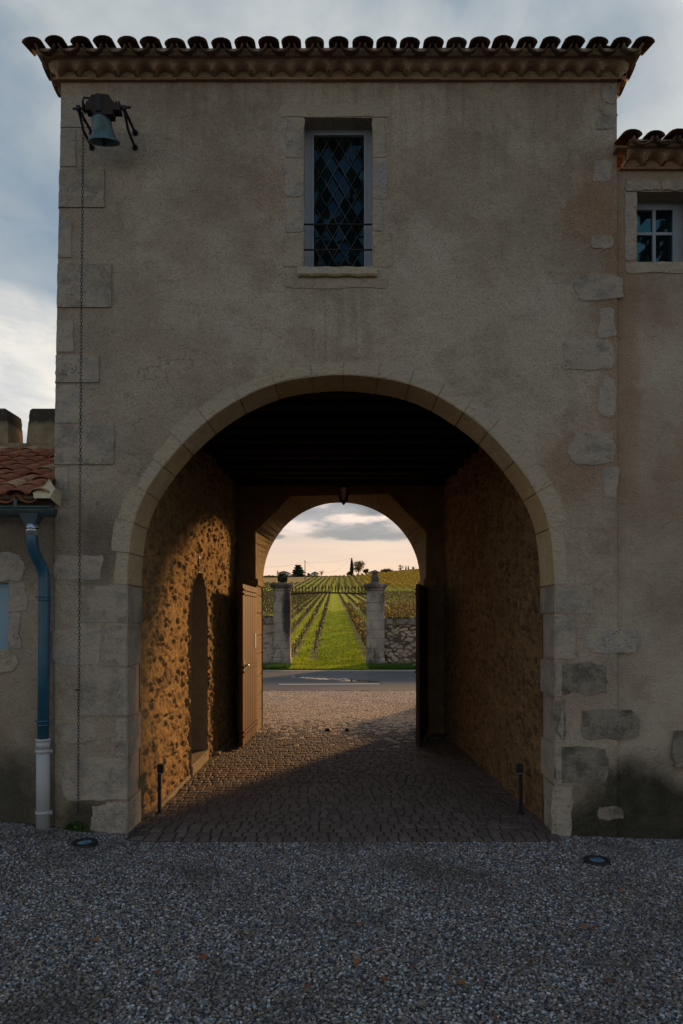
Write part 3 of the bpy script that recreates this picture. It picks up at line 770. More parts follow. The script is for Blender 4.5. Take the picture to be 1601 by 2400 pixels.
jamb_blocks(1, [(1392, 1372, 1438, .37), (1350, 1442, 1545, .24), (1318, 1549, 1632, .36), (1322, 1636, 1740, .24), (1318, 1744, 1838, .36), (1338, 1842, 1990, .26)])

# window surround, sill, window
b = MB()
slab(b, 655, 246, 916, 275, .006, 1.2, 70)
b.build('lintel', M['arch'], gate)
b = MB()
for q, (x0, y0, x1, y1) in enumerate(((672, 278, 711, 370), (666, 373, 711, 462), (669, 465, 711, 546), (664, 549, 711, 627), (874, 278, 903, 370), (874, 373, 908, 466), (874, 469, 900, 542), (874, 545, 918, 627), (662, 653, 910, 676))):
    slab(b, x0, y0, x1, y1, .005, 1.0, 80 + q)
b.build('window_surround', M['lime'], gate)
def sill():
    b = MB(); n = 16; vs = []; fs = []
    for k in range(n + 1):
        x = ln(FX(698), FX(884), k / n); j = .006 * noise.noise(Vector((x * 12, 0, 0))) + (.0 if 0 < k < n else -.004)
        zt, zb = FZ(628), FZ(650)
        vs += [(x, FD + .10, zt), (x, FD - .028 - j, zt + j * .5 - .004), (x, FD - .034 - j, zb + .012), (x, FD - .022 - j, zb + j * 1.2), (x, FD + .01, zb + .004)]
    for k in range(n):
        for p in range(4): fs.append((k * 5 + p, k * 5 + p + 1, (k + 1) * 5 + p + 1, (k + 1) * 5 + p))
    fs += [tuple(range(5)), tuple(n * 5 + p for p in range(5))]
    b.add(vs, fs); return b.build('window_sill', M['arch'], gate)
sill()
FY = 5.195
win = MB(); fwid = .062
x0, x1, z0, z1 = WX0 - .004, WX1 + .004, WZ0 + .002, WZ1 - .0
gx0, gx1, gz0, gz1 = x0 + fwid + .012, x1 - fwid, WZ0 + .022, WZ1 - .045
for (a, c, d, e) in ((x0, gx0, z0, z1), (gx1, x1, z0, z1), (gx0, gx1, z0, gz0), (gx0, gx1, gz1, z1)): win.box(a, c, FY, FY + .06, d, e)
ib = .010
for (a, c, d, e) in ((gx0 - .012, gx0, gz0 - .012, gz1 + .012), (gx1, gx1 + .012, gz0 - .012, gz1 + .012), (gx0, gx1, gz0 - .012, gz0), (gx0, gx1, gz1, gz1 + .012)): win.box(a, c, FY - .008, FY + .002, d, e)
wf = win.build('leaded_window', M['frame_paint'], gate)
wf['label'] = 'tall window with blue-grey frame and diamond leaded glass'
def lattice():
    gl = MB(); le = MB(); dx, dz = .094, .158; rng = random.Random(9)
    cxs = (gx0 + gx1) / 2
    def clip(poly):
        for ax, lim, sg in ((0, gx0, 1), (0, gx1, -1), (1, gz0, 1), (1, gz1, -1)):
            out = []
            for i in range(len(poly)):
                p, q = poly[i], poly[(i + 1) % len(poly)]; dp, dq = (p[ax] - lim) * sg, (q[ax] - lim) * sg
                if dp >= 0: out.append(p)
                if dp * dq < 0: t = dp / (dp - dq); out.append((ln(p[0], q[0], t), ln(p[1], q[1], t)))
            poly = out
            if len(poly) < 3: return None
        return poly
    for r in range(-1, 18):
        for c in range(-4, 5):
            for off in (0, .5):
                cx, cz = cxs + (c + off) * dx, gz0 + (r + off) * dz - .03
                p = clip([(cx - dx / 2, cz), (cx, cz - dz / 2), (cx + dx / 2, cz), (cx, cz + dz / 2)])
                if not p: continue
                ta, tb = rng.gauss(0, .09), rng.gauss(0, .09)
                gl.add([(x, FY + .02 + (x - cx) * ta + (z - cz) * tb, z) for x, z in p], [tuple(range(len(p)))])
    for r in range(-8, 26):
        for sg in (1, -1):
            # lines z - z0 = sg*(dz/dx)*(x - cxs) + r*dz
            zc = gz0 - .03 + r * dz; pts_ = []
            def zz(x): return zc + sg * dz / dx * (x - cxs - dx / 2)
            xa, xb = gx0, gx1
            seg = [(xa, zz(xa)), (xb, zz(xb))]
            (ax_, az_), (bx_, bz_) = seg
            t0, t1 = 0, 1
            lo, hi = (gz0 - az_) / (bz_ - az_), (gz1 - az_) / (bz_ - az_)
            if lo > hi: lo, hi = hi, lo
            t0, t1 = max(0, lo), min(1, hi)
            if t1 <= t0: continue
            A = Vector((ln(ax_, bx_, t0), FY + .012, ln(az_, bz_, t0))); B = Vector((ln(ax_, bx_, t1), FY + .012, ln(az_, bz_, t1)))
            le.tube([A, B], .0026, 5)
    gl.build('glass', M['glass'], wf); le.build('lead_lattice', M['lead'], wf)
lattice()
for zz in (FZ(443) , FZ(589)):
    pass
for py in (520.5, 580.5):
    b = MB(); b.tube([(WX0 - .01, FD + .03, FZ(py)), (WX1 + .01, FD + .03, FZ(py))], .0065, 8); b.build('guard_bar', M['ironwork'], wf)

# passage walls --------------------------------------------------------
def rub(u, v, sx, sz, seed):
    d, p = noise.voronoi(Vector((u * sx, v * sz, seed)), distance_metric='DISTANCE')
    e = d[1] - d[0]; cell = noise.cell(p[0] * 3.1) if False else (math.sin(p[0].x * 12.9898 + p[0].y * 78.233 + p[0].z * 3.3) * 43758.5453) % 1.0
    return e, cell
def wall_grid(fpos, u0, u1, v0, v1, du, dv, nrm, sx, sz, amp, seed, hole=None, cover=.5, edge0=-99):
    nu = int((u1 - u0) / du); nv = int((v1 - v0) / dv); b = MB(); st = []; ce = []; vs = []
    for j in range(nv + 1):
        for i in range(nu + 1):
            u = ln(u0, u1, i / nu); v = ln(v0, v1, j / nv)
            wu = u + .03 * noise.noise(Vector((u * 5, v * 5, 1))); wv = v + .03 * noise.noise(Vector((u * 5, v * 5, 7)))
            e, c = rub(wu, wv, sx, sz, seed)
            m = ss(.06, .22, e) * (1 if c > cover * .6 + .5 * noise.noise(Vector((u * 1.3, v * 1.3, 3))) * cover else 0)
            fine = noise.fractal(Vector((u * 22, v * 22, seed)), .7, 2.1, 4)
            med = noise.noise(Vector((u * 9, v * 12, seed + 4)))
            h = amp * (m * (c * 1.3 - .45) + .38 * fine + .35 * med) + .018 * noise.noise(Vector((u * 1.1, v * 1.1, 5)))
            h *= ss(edge0, edge0 + .12, u)
            p = fpos(u, v); vs.append(p + nrm * h); st.append(m); ce.append(c)
    fs = []
    for j in range(nv):
        for i in range(nu):
            uc, vc = ln(u0, u1, (i + .5) / nu), ln(v0, v1, (j + .5) / nv)
            if hole and hole(uc, vc): continue
            a = j * (nu + 1) + i; fs.append((a, a + 1, a + nu + 2, a + nu + 1))
    b.add(vs, fs, True); return b, {'stone': st, 'cell': ce}
def wxl(y): return ln(-1.594, -1.478, (y - 5.44) / 4.11)
def wxr(y): return ln(1.588, 1.44, (y - 5.44) / 4.11)
NY0, NY1 = 6.93, 7.78
def niche(u, v, g=0):
    c = (NY0 + NY1) / 2; hw = (NY1 - NY0) / 2 - g
    if abs(u - c) > hw or v < .10: return False
    top = 1.60 + math.sqrt(max(0, 1 - ((u - c) / hw) ** 2)) * (.50 - g)
    return v < top
def slit(u, v): return 7.31 < u < 7.39 and 2.1 < v < 2.36
b, at_ = wall_grid(lambda u, v: Vector((wxl(u), u, v)), 5.40, 9.56, -.05, 3.62, .0145, .0115, Vector((1, 0, 0)), 12.5, 17.0, .030, 3.3, cover=.28, hole=lambda u, v: niche(u, v) or slit(u, v), edge0=5.40)
pl = b.build('passage_wall', M['rubble'], gate, at_); pl['label'] = 'sunlit rubble wall of the passage with an arched doorway'
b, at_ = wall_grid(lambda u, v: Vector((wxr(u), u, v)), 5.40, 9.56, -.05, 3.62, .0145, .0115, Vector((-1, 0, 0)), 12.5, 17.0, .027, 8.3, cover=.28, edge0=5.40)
b.build('passage_wall', M['rubble_shade'], gate, at_)
# doorway recess
def recess():
    b = MB(); c = (NY0 + NY1) / 2; hw = (NY1 - NY0) / 2 - .005; out = [(c - hw, .10)]
    for k in range(17):
        a = PI - PI * k / 16; out.append((c + hw * math.cos(a), 1.60 + .495 * math.sin(a)))
    out.append((c + hw, .10))
    X0 = wxl(c) + .016; D = X0 - .50
    n = len(out)
    rim = [(c + (y - c) * 1.05, z + (.02 if z > .2 else 0)) for y, z in out]
    vs = [(X0 - .03, y, z) for y, z in rim] + [(X0, y, z) for y, z in out] + [(D, y, z) for y, z in out]
    fs = []
    for k in range(n - 1): fs += [(k, k + 1, n + k + 1, n + k), (n + k, n + k + 1, 2 * n + k + 1, 2 * n + k)]
    fs.append((n, 2 * n, 3 * n - 1, 2 * n - 1)); b.add(vs, fs)
    b.box(wxl(c) - .5, wxl(c) + .03, NY0 - .01, NY1 + .01, -.02, .105, .012)
    o = b.build('side_doorway', M['mortar'], gate)
    d = MB(); d.add([(D + .005, y, z) for y, z in out], [tuple(range(n))])
    for k in range(1, 6): d.box(D, D + .02, NY0 + k * .14, NY0 + k * .14 + .006, .12, 2.0)
    d.build('door', M['dark_wood'], o)
    s = MB(); s.box(wxl(7.35) - .12, wxl(7.35) - .10, 7.29, 7.41, 2.05, 2.4); s.build('slit', M['dark_wood'], gate)
recess()
# kerb strips along the passage foot
b = MB(); b.box(-1.60, -1.43, 8.0, 9.5, -.03, .03, .01); b.build('plinth', M['mortar'], gate)
b = MB(); b.box(-1.60, -1.52, 5.5, 6.9, -.03, .025, .01); b.build('plinth', M['mortar'], gate)

# ceiling
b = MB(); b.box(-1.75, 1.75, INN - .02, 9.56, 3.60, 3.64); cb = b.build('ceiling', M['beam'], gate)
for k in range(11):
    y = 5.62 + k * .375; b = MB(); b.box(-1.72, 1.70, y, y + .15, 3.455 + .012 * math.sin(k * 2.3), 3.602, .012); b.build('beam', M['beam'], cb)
# far wall with the splayed street arch
FWY = 9.55
def far_wall():
    b = MB(); R0 = 1.17; sz_ = 2.16
    poly = []                                   # inner octagonal profile
    N = 48
    circ = []; octo = []
    ok = [(-1.20, sz_), (-1.20, 2.82), (-.71, 3.31), (.66, 3.345), (1.18, 2.81), (1.18, sz_)]
    def hit(a):
        d = Vector((math.cos(a), math.sin(a)))
        best = None
        for (xa, za), (xb, zb) in zip(ok, ok[1:]):
            # ray from (0, sz_) dir d to segment
            ex, ez = xb - xa, zb - za; den = d.x * ez - d.y * ex
            if abs(den) < 1e-9: continue
            t = ((xa) * ez - (za - sz_) * ex) / den; s_ = ((xa) * d.y - (za - sz_) * d.x) / den
            if t > 0 and -1e-6 <= s_ <= 1 + 1e-6: best = t if best is None else min(best, t)
        return (d.x * best, sz_ + d.y * best)
    angs = sorted(set([PI - PI * k / N for k in range(N + 1)] + [math.atan2(z - sz_, x) for x, z in ok[1:-1]]), reverse=True)
    for a in angs:
        circ.append((R0 * math.cos(a), sz_ + R0 * math.sin(a)))
        if a == angs[0]: octo.append((-1.20, sz_))
        elif a == angs[-1]: octo.append((1.18, sz_))
        else: octo.append(hit(a))
    # inner face around the octagon
    for (xa, za), (xb, zb) in zip(octo, octo[1:]):
        if xb - xa > 1e-5: b.quad((xa, FWY, za), (xb, FWY, zb), (xb, FWY, 3.62), (xa, FWY, 3.62))
    b.quad((-1.8, FWY, -.05), (-1.20, FWY, -.05), (-1.20, FWY, 3.62), (-1.8, FWY, 3.62)); b.quad((1.18, FWY, -.05), (1.8, FWY, -.05), (1.8, FWY, 3.62), (1.18, FWY, 3.62))
    b.build('passage_end_wall', M['shade_dark_plaster'], gate); b = MB()
    # outer street face
    for (xa, za), (xb, zb) in zip(circ, circ[1:]): b.quad((xb, BACK, zb), (xa, BACK, za), (xa, BACK, ZT), (xb, BACK, ZT))
    b.quad((-1.17, BACK, -.05), (XL, BACK, -.05), (XL, BACK, ZT), (-1.17, BACK, ZT)); b.quad((XR, BACK, -.05), (1.17, BACK, -.05), (1.17, BACK, ZT), (XR, BACK, ZT))
    b.build('street_wall', M['facade'], gate)
    # soffit in stones
    s = MB(); rng = random.Random(2); n = len(circ)
    joints = list(range(0, n, 6)) + ([n - 1] if (n - 1) % 6 else [])
    for a, c in zip(joints, joints[1:]):
        vs = []; fs = []; off = rng.uniform(0, .004)
        for k in range(a, c + 1):
            o_, c_ = octo[k], circ[k]
            if k == a: o_ = (ln(octo[k][0], octo[k + 1][0], .04), ln(octo[k][1], octo[k + 1][1], .04)); c_ = (ln(circ[k][0], circ[k + 1][0], .04), ln(circ[k][1], circ[k + 1][1], .04))
            if k == c: o_ = (ln(octo[k][0], octo[k - 1][0], .04), ln(octo[k][1], octo[k - 1][1], .04)); c_ = (ln(circ[k][0], circ[k - 1][0], .04), ln(circ[k][1], circ[k - 1][1], .04))
            cc = Vector((0, sz_)); 
            f = .985
            vs += [(o_[0] * 1.035, FWY - .006, sz_ + (o_[1] - sz_) * 1.035), (o_[0], FWY - .006, o_[1]), (c_[0] * (1 - off), BACK + .006, sz_ + (c_[1] - sz_) * (1 - off)), (c_[0] * 1.12, BACK + .006, sz_ + (c_[1] - sz_) * 1.12)]
        for k in range(c - a): fs += [(k * 4, k * 4 + 1, k * 4 + 5, k * 4 + 4), (k * 4 + 1, k * 4 + 2, k * 4 + 6, k * 4 + 5), (k * 4 + 2, k * 4 + 3, k * 4 + 7, k * 4 + 6)]
        m = (c - a) * 4; fs += [(0, 1, 2, 3), (m, m + 1, m + 2, m + 3)]
        s.add(vs, fs)
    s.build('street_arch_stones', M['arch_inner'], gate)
    s2 = MB()
    for k in range(len(circ) - 1): s2.quad((octo[k][0] * 1.012, FWY, sz_ + (octo[k][1] - sz_) * 1.012), (octo[k + 1][0] * 1.012, FWY, sz_ + (octo[k + 1][1] - sz_) * 1.012), (circ[k + 1][0] * 1.012, BACK, sz_ + (circ[k + 1][1] - sz_) * 1.012), (circ[k][0] * 1.012, BACK, sz_ + (circ[k][1] - sz_) * 1.012))
    s2.build('arch_mortar', M['mortar'], gate)
    j = MB(); j2 = MB(); z = -.05; rng = random.Random(6)
    while z < sz_ - .05:
        h = min(rng.uniform(.24, .34), sz_ - z)
        if sz_ - z - h < .12: h = sz_ - z
        top = (z + h > sz_ - .01)
        e = .035 if top else rng.uniform(0, .003)
        zz = z
        if top:
            j.box(-1.30, -1.19, FWY - .008, BACK + .008, z + .003, z + h - .10, .008); j2.box(1.17, 1.30, FWY - .008, BACK + .008, z + .003, z + h - .10, .008)
            j.box(-1.33, -1.165, FWY - .03, BACK + .03, z + h - .098, z + h - .002, .012); j2.box(1.145, 1.33, FWY - .03, BACK + .03, z + h - .098, z + h - .002, .012)
        else:
            j.box(-1.30 - .06 * rng.random(), -1.188 + e, FWY - .008, BACK + .008, z + .003, z + h - .003, .008)
            j2.box(1.168 - e, 1.30 + .06 * rng.random(), FWY - .008, BACK + .008, z + .003, z + h - .003, .008)
        z += h
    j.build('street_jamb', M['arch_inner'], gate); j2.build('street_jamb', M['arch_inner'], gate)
far_wall()
b = MB(); b.box(XL + .02, XR - .02, INN, BACK - .02, 3.66, 3.70); b.box(XL + .3, XR - .3, INN + 1.2, INN + 1.3, 3.7, 5.5); b.build('upper_room', M['dark_wood'], gate)

# gate leaves
def leaf(hx, hy, ex, ey, z0, z1, mat, side, label):
    d = Vector((ex - hx, ey - hy, 0)); L = d.length; d.normalize(); n = Vector((-d.y, d.x, 0)) * side      # n points to the passage axis
    def P(s, t, z): return Vector((hx, hy, z)) + d * s + n * t
    def bx(b, s0, s1, t0, t1, za, zb):
        vs = [P(s0, t0, za), P(s1, t0, za), P(s1, t1, za), P(s0, t1, za), P(s0, t0, zb), P(s1, t0, zb), P(s1, t1, zb), P(s0, t1, zb)]
        b.add(vs, [(0, 3, 2, 1), (4, 5, 6, 7), (0, 1, 5, 4), (1, 2, 6, 5), (2, 3, 7, 6), (3, 0, 4, 7)])
    b = MB(); np_ = 12
    for k in range(np_): bx(b, L * k / np_ + .002, L * (k + 1) / np_ - .002, -.022, .022 + .0015 * (k % 2), z0, z1)
    bx(b, 0, L, -.018, .018, z0 + .004, z1 - .004)
    o = b.build('gate_leaf', mat, gate); o['label'] = label
    for za in (z0 + .10, (z0 + z1) / 2 - .10, z1 - .13):
        r = MB(); bx(r, .01, L - .01, .0235, .040, za, za + .022); bx(r, .01, L - .01, .0235, .040, za + .055, za + .077); r.build('rail', M['planks'] if mat == M['planks'] else mat, o)
    for za in (z0 + .10, z1 - .25):
        r = MB(); bx(r, 0, L * .8, -.032, -.0225, za, za + .05); r.build('strap_hinge', M['ironwork'], o)
    r = MB(); r.tube([P(L - .09, .024, 1.02), P(L - .09, .065, 1.02), P(L - .17, .07, 1.01)], .010, 8); bx(r, L - .115, L - .065, .0225, .030, .94, 1.08); r.build('handle', M['steel'], o)
    return o, P, bx
gl, P_, bx_ = leaf(-1.205, 9.53, -1.245, 8.46, .02, 2.03, M['planks'], 1, 'open gate leaf of orange-brown boards lit by the sun')
b = MB(); 
bx_(b, .10, .22, .0245, .030, 1.20, 1.40); nt = b.build('notice', M['notice'], gl)
b = MB()
for k in range(6): bx_(b, .115, .115 + (.085 if k % 2 else .065), .0303, .0312, 1.385 - k * .030 - .010, 1.385 - k * .030)
b.build('printed_lines', M['ink'], nt)
leaf(1.185, 9.53, .945, 8.46, .02, 2.03, M['gate_dark'], -1, 'dark unlit gate leaf standing open at an angle')

# eaves ----------------------------------------------------------------
def half_tile(b, p, u, w, up, rad, l, th=.011, concave=False, n=7, r2=None):
    """a canal tile: p = centre of the lower end, u = along the eave, w = up the slope, up = normal"""
    sg = -1 if concave else 1; r2 = r2 or rad * .86; vs = []
    for (q, rr) in ((0, rad), (1, r2)):
        for t in (0, th):
            for k in range(n + 1):
                a = PI * k / n; r_ = rr - t
                vs.append(p + w * (l * q) + u * (math.cos(a) * r_) + up * (math.sin(a) * r_ * sg * (.74 if concave else .50)))
    m = n + 1; fs = []
    for k in range(n):
        fs += [(k, k + 1, 2 * m + k + 1, 2 * m + k), (m + k, 3 * m + k, 3 * m + k + 1, m + k + 1), (k, m + k, m + k + 1, k + 1)]
    fs += [(0, 2 * m, 3 * m, m), (n, m + n, 3 * m + n, 2 * m + n)]
    b.add(vs, fs, True)
def tile_field(b, p0, u, w, up, width, lengthf, pitch, rad, seed=0, row=.30, lip=.0, skip=False):
    rng = random.Random(seed); n = int(round(width / pitch)); pitch = width / n
    for i in range(n + 1):
        s = i * pitch
        if skip and i in (0, n): continue
        L = lengthf(min(max(s, 0), width)); k = 0
        while k * row < L - .02:
            l = min(.36, L - k * row + .06)
            j = rng.uniform(-.006, .006); dz_ = .016 + .012 * (k % 1)
            p = p0 + u * (s + j) + w * (k * row + (rng.uniform(-.014, .014) if k else rng.uniform(-.012, .012))) + up * (.020 + rng.uniform(-.005, .005))
            half_tile(b, p, u, (w + up * -.03).normalized(), up, rad * rng.uniform(.94, 1.06), l); k += 1
        if i < n:
            L = lengthf(s + pitch / 2); k = 0
            while k * row < L - .02:
                l = min(.36, L - k * row + .06)
                p = p0 + u * (s + pitch / 2) + w * (k * row + rng.uniform(-.01, .01)) + up * (.014 + .0)
                half_tile(b, p, u, (w + up * -.02).normalized(), up, rad * 1.0, l, concave=True); k += 1

def genoise(parent, p0, u, out, width, pitch, z0, proj, first=True):
    """corbelled course: scalloped mortar with canal tiles. p0 at wall face, z0 bottom"""
    n = int(round(width / pitch)); pitch = width / n
    mo = MB(); ti = MB(); Z = Vector((0, 0, 1)); rng = random.Random(int(width * 100)); r = pitch * .5
    # bottom strip of flat tile
    def strip(b, z, h, pr, back=0.0, ext=0.0):
        t = -ext; 
        while t < width + ext - .01:
            l = min(rng.uniform(.24, .36), width + ext - t); q = p0 + u * (t + .002); e = pr + rng.uniform(-.004, .004); zz = z + rng.uniform(-.0015, .0015)
            vs = [q + out * -back, q + u * (l - .004) + out * -back, q + u * (l - .004) + out * e, q + out * e]
            b.add([v + Z * (zz - v.z) for v in vs] + [v + Z * (zz + h - v.z) for v in vs], [(0, 3, 2, 1), (4, 5, 6, 7), (0, 1, 5, 4), (1, 2, 6, 5), (2, 3, 7, 6), (3, 0, 4, 7)])
            t += l
    strip(ti, z0, .016, .028, .0, .028)
    zb = z0 + .017; h = .064; K_ = 10
    mo.add([p0 + Z * (zb + .001 - p0.z), p0 + u * width + Z * (zb + .001 - p0.z), p0 + u * width + out * .02 + Z * (zb + .10 - p0.z), p0 + out * .02 + Z * (zb + .10 - p0.z)], [(0, 1, 2, 3)])
    for i in range(n):
        a0 = i * pitch; jz = rng.uniform(-.003, .003); hh = h * rng.uniform(.9, 1.08); jx = rng.uniform(-.004, .004)
        arcp = []
        for k in range(K_ + 1):
            a = PI - PI * k / K_; arcp.append((a0 + pitch / 2 + math.cos(a) * pitch * .5, zb + .012 + jz + math.sin(a) * hh * (1.0 - .06 * abs(math.cos(a)))))
        ztop = z0 + .103
        pr = proj + rng.uniform(-.004, .004)
        def W(s, z, o): v = p0 + u * s + out * o; v.z = z; return v
        # mortar face above the arc
        pts_ = [(a0, zb + .006)] + arcp + [(a0 + pitch, zb + .006)]
        for (sa, za), (sb, zb_) in zip(arcp, arcp[1:]):
            mo.quad(W(sa, za, pr - .004), W(sb, zb_, pr - .004), W(sb, ztop, pr + .012), W(sa, ztop, pr + .012))
        mo.quad(W(a0, zb - .002, 0), W(a0 + .012, zb + .02, 0), W(a0 + .012, zb + .02, pr - .004), W(a0, zb + .004, pr - .004)); mo.quad(W(a0 - .012, zb + .02, 0), W(a0, zb - .002, 0), W(a0, zb + .004, pr - .004), W(a0 - .012, zb + .02, pr - .004))
        mo.quad(W(a0, zb, pr - .006), W(arcp[0][0], arcp[0][1], pr - .004), W(arcp[0][0], ztop, pr + .012), W(a0, ztop, pr + .012))
        mo.quad(W(arcp[-1][0], arcp[-1][1], pr - .004), W(a0 + pitch, zb, pr - .006), W(a0 + pitch, ztop, pr + .012), W(arcp[-1][0], ztop, pr + .012))
        # tile shell: soffit going back, with a lip
        th = .010
        vs = []; fs = []
        for (sa, za) in arcp:
            dx_, dz_ = sa - (a0 + pitch / 2), za - zb
            l_ = math.hypot(dx_, dz_) or 1; ix, iz = sa - dx_ / l_ * th, za - dz_ / l_ * th
            vs += [W(sa, za, pr + .002), W(ix, iz, pr + .002), W(ix, iz - .012, 0.002)]
        for k in range(K_): a = k * 3; e = a + 3; fs += [(a, e, e + 1, a + 1), (a + 1, e + 1, e + 2, a + 2)]
        ti.add(vs, fs, True)
        # filled back of the hollow
        ctr = W(a0 + pitch / 2, zb, .012)
        bk = [W(s, z, .006 + .35 * proj * 0) for s, z in arcp]; mo.add(bk, [tuple(range(len(bk)))])
    strip(ti, z0 + .104, .013, proj + .028, .0, proj + .01)
    return mo, ti
PR1 = .075
def eaves(x0, x1, y, z0, left_len, right_len, parent, closeL=True, closeR=True, tilemat='roof_tile', y_side_start=None, over=.178, pitch=.142, rp=.166, slope=.30, ridge=2.1):
    Z = Vector((0, 0, 1))
    mo, ti = genoise(None, Vector((x0, y, 0)), Vector((1, 0, 0)), Vector((0, -1, 0)), x1 - x0, pitch, z0, PR1)
    if left_len:
        m2, t2 = genoise(None, Vector((x0, y + left_len, 0)), Vector((0, -1, 0)), Vector((-1, 0, 0)), left_len, pitch, z0, PR1); mo.add(m2.v, m2.f); ti.add(t2.v, t2.f)
    if right_len:
        m2, t2 = genoise(None, Vector((x1, y, 0)), Vector((0, 1, 0)), Vector((1, 0, 0)), right_len, pitch, z0, PR1); mo.add(m2.v, m2.f); ti.add(t2.v, t2.f)
    # corner blocks of the corbel course: rounded quarter
    def corner(cx, sx):
        n = 8; vs = []; fs = []
        for (r_, z) in ((.028, z0 + .017), (PR1 * .55, z0 + .05), (PR1, z0 + .075), (PR1 + .012, z0 + .103), (.0, z0 + .104)):
            for k in range(n + 1):
                a = PI / 2 * k / n; vs.append((cx + sx * math.sin(a) * r_, y - math.cos(a) * r_, z))
        for i in range(4):
            for k in range(n): fs.append((i * (n + 1) + k, i * (n + 1) + k + 1, (i + 1) * (n + 1) + k + 1, (i + 1) * (n + 1) + k))
        mo.add(vs, fs, True)
    if left_len: corner(x0, -1)
    if right_len: corner(x1, 1)
    # sloping mortar soffit from the upper strip out to the roof tiles
    zs = z0 + .117; ze = z0 + .094; p_in, p_out = PR1 + .012, over - .055
    xa, xb = x0, x1
    L0 = -1 if left_len else 0; R0 = 1 if right_len else 0
    nseg = 40; vs = []; fs = []
    for k in range(nseg + 1):
        t = k / nseg
        for (pp, z) in ((p_in, zs), (ln(p_in, p_out, .6), zs - .008), (p_out, ze + .010), (p_out + .004, ze + .052), (0, ze + .066)):
            j = .004 * noise.noise(Vector((t * 60, z * 30, 0)))
            vs.append((ln(xa + L0 * pp, xb + R0 * pp, t), y - pp - j, z + j))
    for k in range(nseg):
        for q in range(4): fs.append((k * 5 + q, k * 5 + q + 1, (k + 1) * 5 + q + 1, (k + 1) * 5 + q))
    mo.add(vs, fs, True)
    for (ln_, sx, xx) in ((left_len, -1, x0), (right_len, 1, x1)):
        if not ln_: continue
        vs = []; fs = []
        for k in range(nseg + 1):
            t = k / nseg
            for (pp, z) in ((p_in, zs), (ln(p_in, p_out, .6), zs - .008), (p_out, ze + .010), (p_out + .004, ze + .052), (0, ze + .066)):
                vs.append((xx + sx * pp, ln(y - pp, y + ln_, t), z))
        for k in range(nseg):
            for q in range(4): fs.append((k * 5 + q, k * 5 + q + 1, (k + 1) * 5 + q + 1, (k + 1) * 5 + q))
        mo.add(vs, fs, True)
    mo.build('cornice', M['cornice_mortar'], parent)
    ti.build('cornice_tiles', M['cornice_tile'], parent)
    # roof faces
    rt = MB(); sl = Vector((0, 1, slope)).normalized(); nup = Vector((0, -slope, 1)).normalized(); zt = z0 + .122
    X0_, X1_ = x0 - (over - .048 if left_len else 0), x1 + (over - .048 if right_len else 0)
    W_ = X1_ - X0_
    k_ = math.sqrt(1 + slope * slope)
    def lf(s):
        m = ridge
        if left_len: m = min(m, s + .05)
        if right_len: m = min(m, W_ - s + .05)
        return max(.12, m) * k_
    tile_field(rt, Vector((X0_, y - over, zt)), Vector((1, 0, 0)), sl, nup, W_, lf, rp, .073, 3)
    dep = None
    for (ln_, sx, xx) in ((left_len, -1, X0_), (right_len, 1, X1_)):
        if not ln_: continue
        D_ = ln_ + 2 * over
        def lf2(s): return max(.12, min(ridge, s + .05, D_ - s + .05)) * k_
        tile_field(rt, Vector((xx, y - over, zt)), Vector((0, 1, 0)), Vector((-sx, 0, slope)).normalized(), Vector((sx * slope, 0, 1)).normalized(), D_, lf2, rp, .070, 4, skip=True)
        # hip
        q0 = Vector((xx, y - over, zt + .02)); dr = Vector((-sx, 1, slope)).normalized(); k = 2
        while k * .3 < ridge * 1.45: half_tile(rt, q0 + dr * (k * .3 - .16) - Z * .012, dr.cross(Z).normalized(), dr, Z, .070, .34); k += 1
    ro = rt.build('roof', M[tilemat], parent)
    # boarding under the tiles
    u = MB()
    bz = zt - .004
    rz = bz + slope * ridge
    if left_len or right_len:
        yb = y + max(left_len, right_len) + over
        e = over - .05
        A = (x0 - (e if left_len else 0), y - e, bz); B = (x1 + (e if right_len else 0), y - e, bz); C = (B[0], yb, bz); D = (A[0], yb, bz)
        ra = (A[0] + ridge, y - e + ridge, rz); rb = (B[0] - ridge, y - e + ridge, rz) ; rc = (rb[0], yb - ridge, rz); rd = (ra[0], yb - ridge, rz)
        u.add([A, B, C, D, ra, rb, rc, rd], [(0, 1, 5, 4), (1, 2, 6, 5), (2, 3, 7, 6), (3, 0, 4, 7), (4, 5, 6, 7)])
    else:
        u.quad((x0, y - over + .03, bz), (x1, y - over + .03, bz), (x1, y + ridge, rz), (x0, y + ridge, rz))
    u.build('roof_boarding', M['mortar'], ro)
    return ro
eaves(XL, XR, FD, 5.585, BACK - FD, BACK - FD, gate)

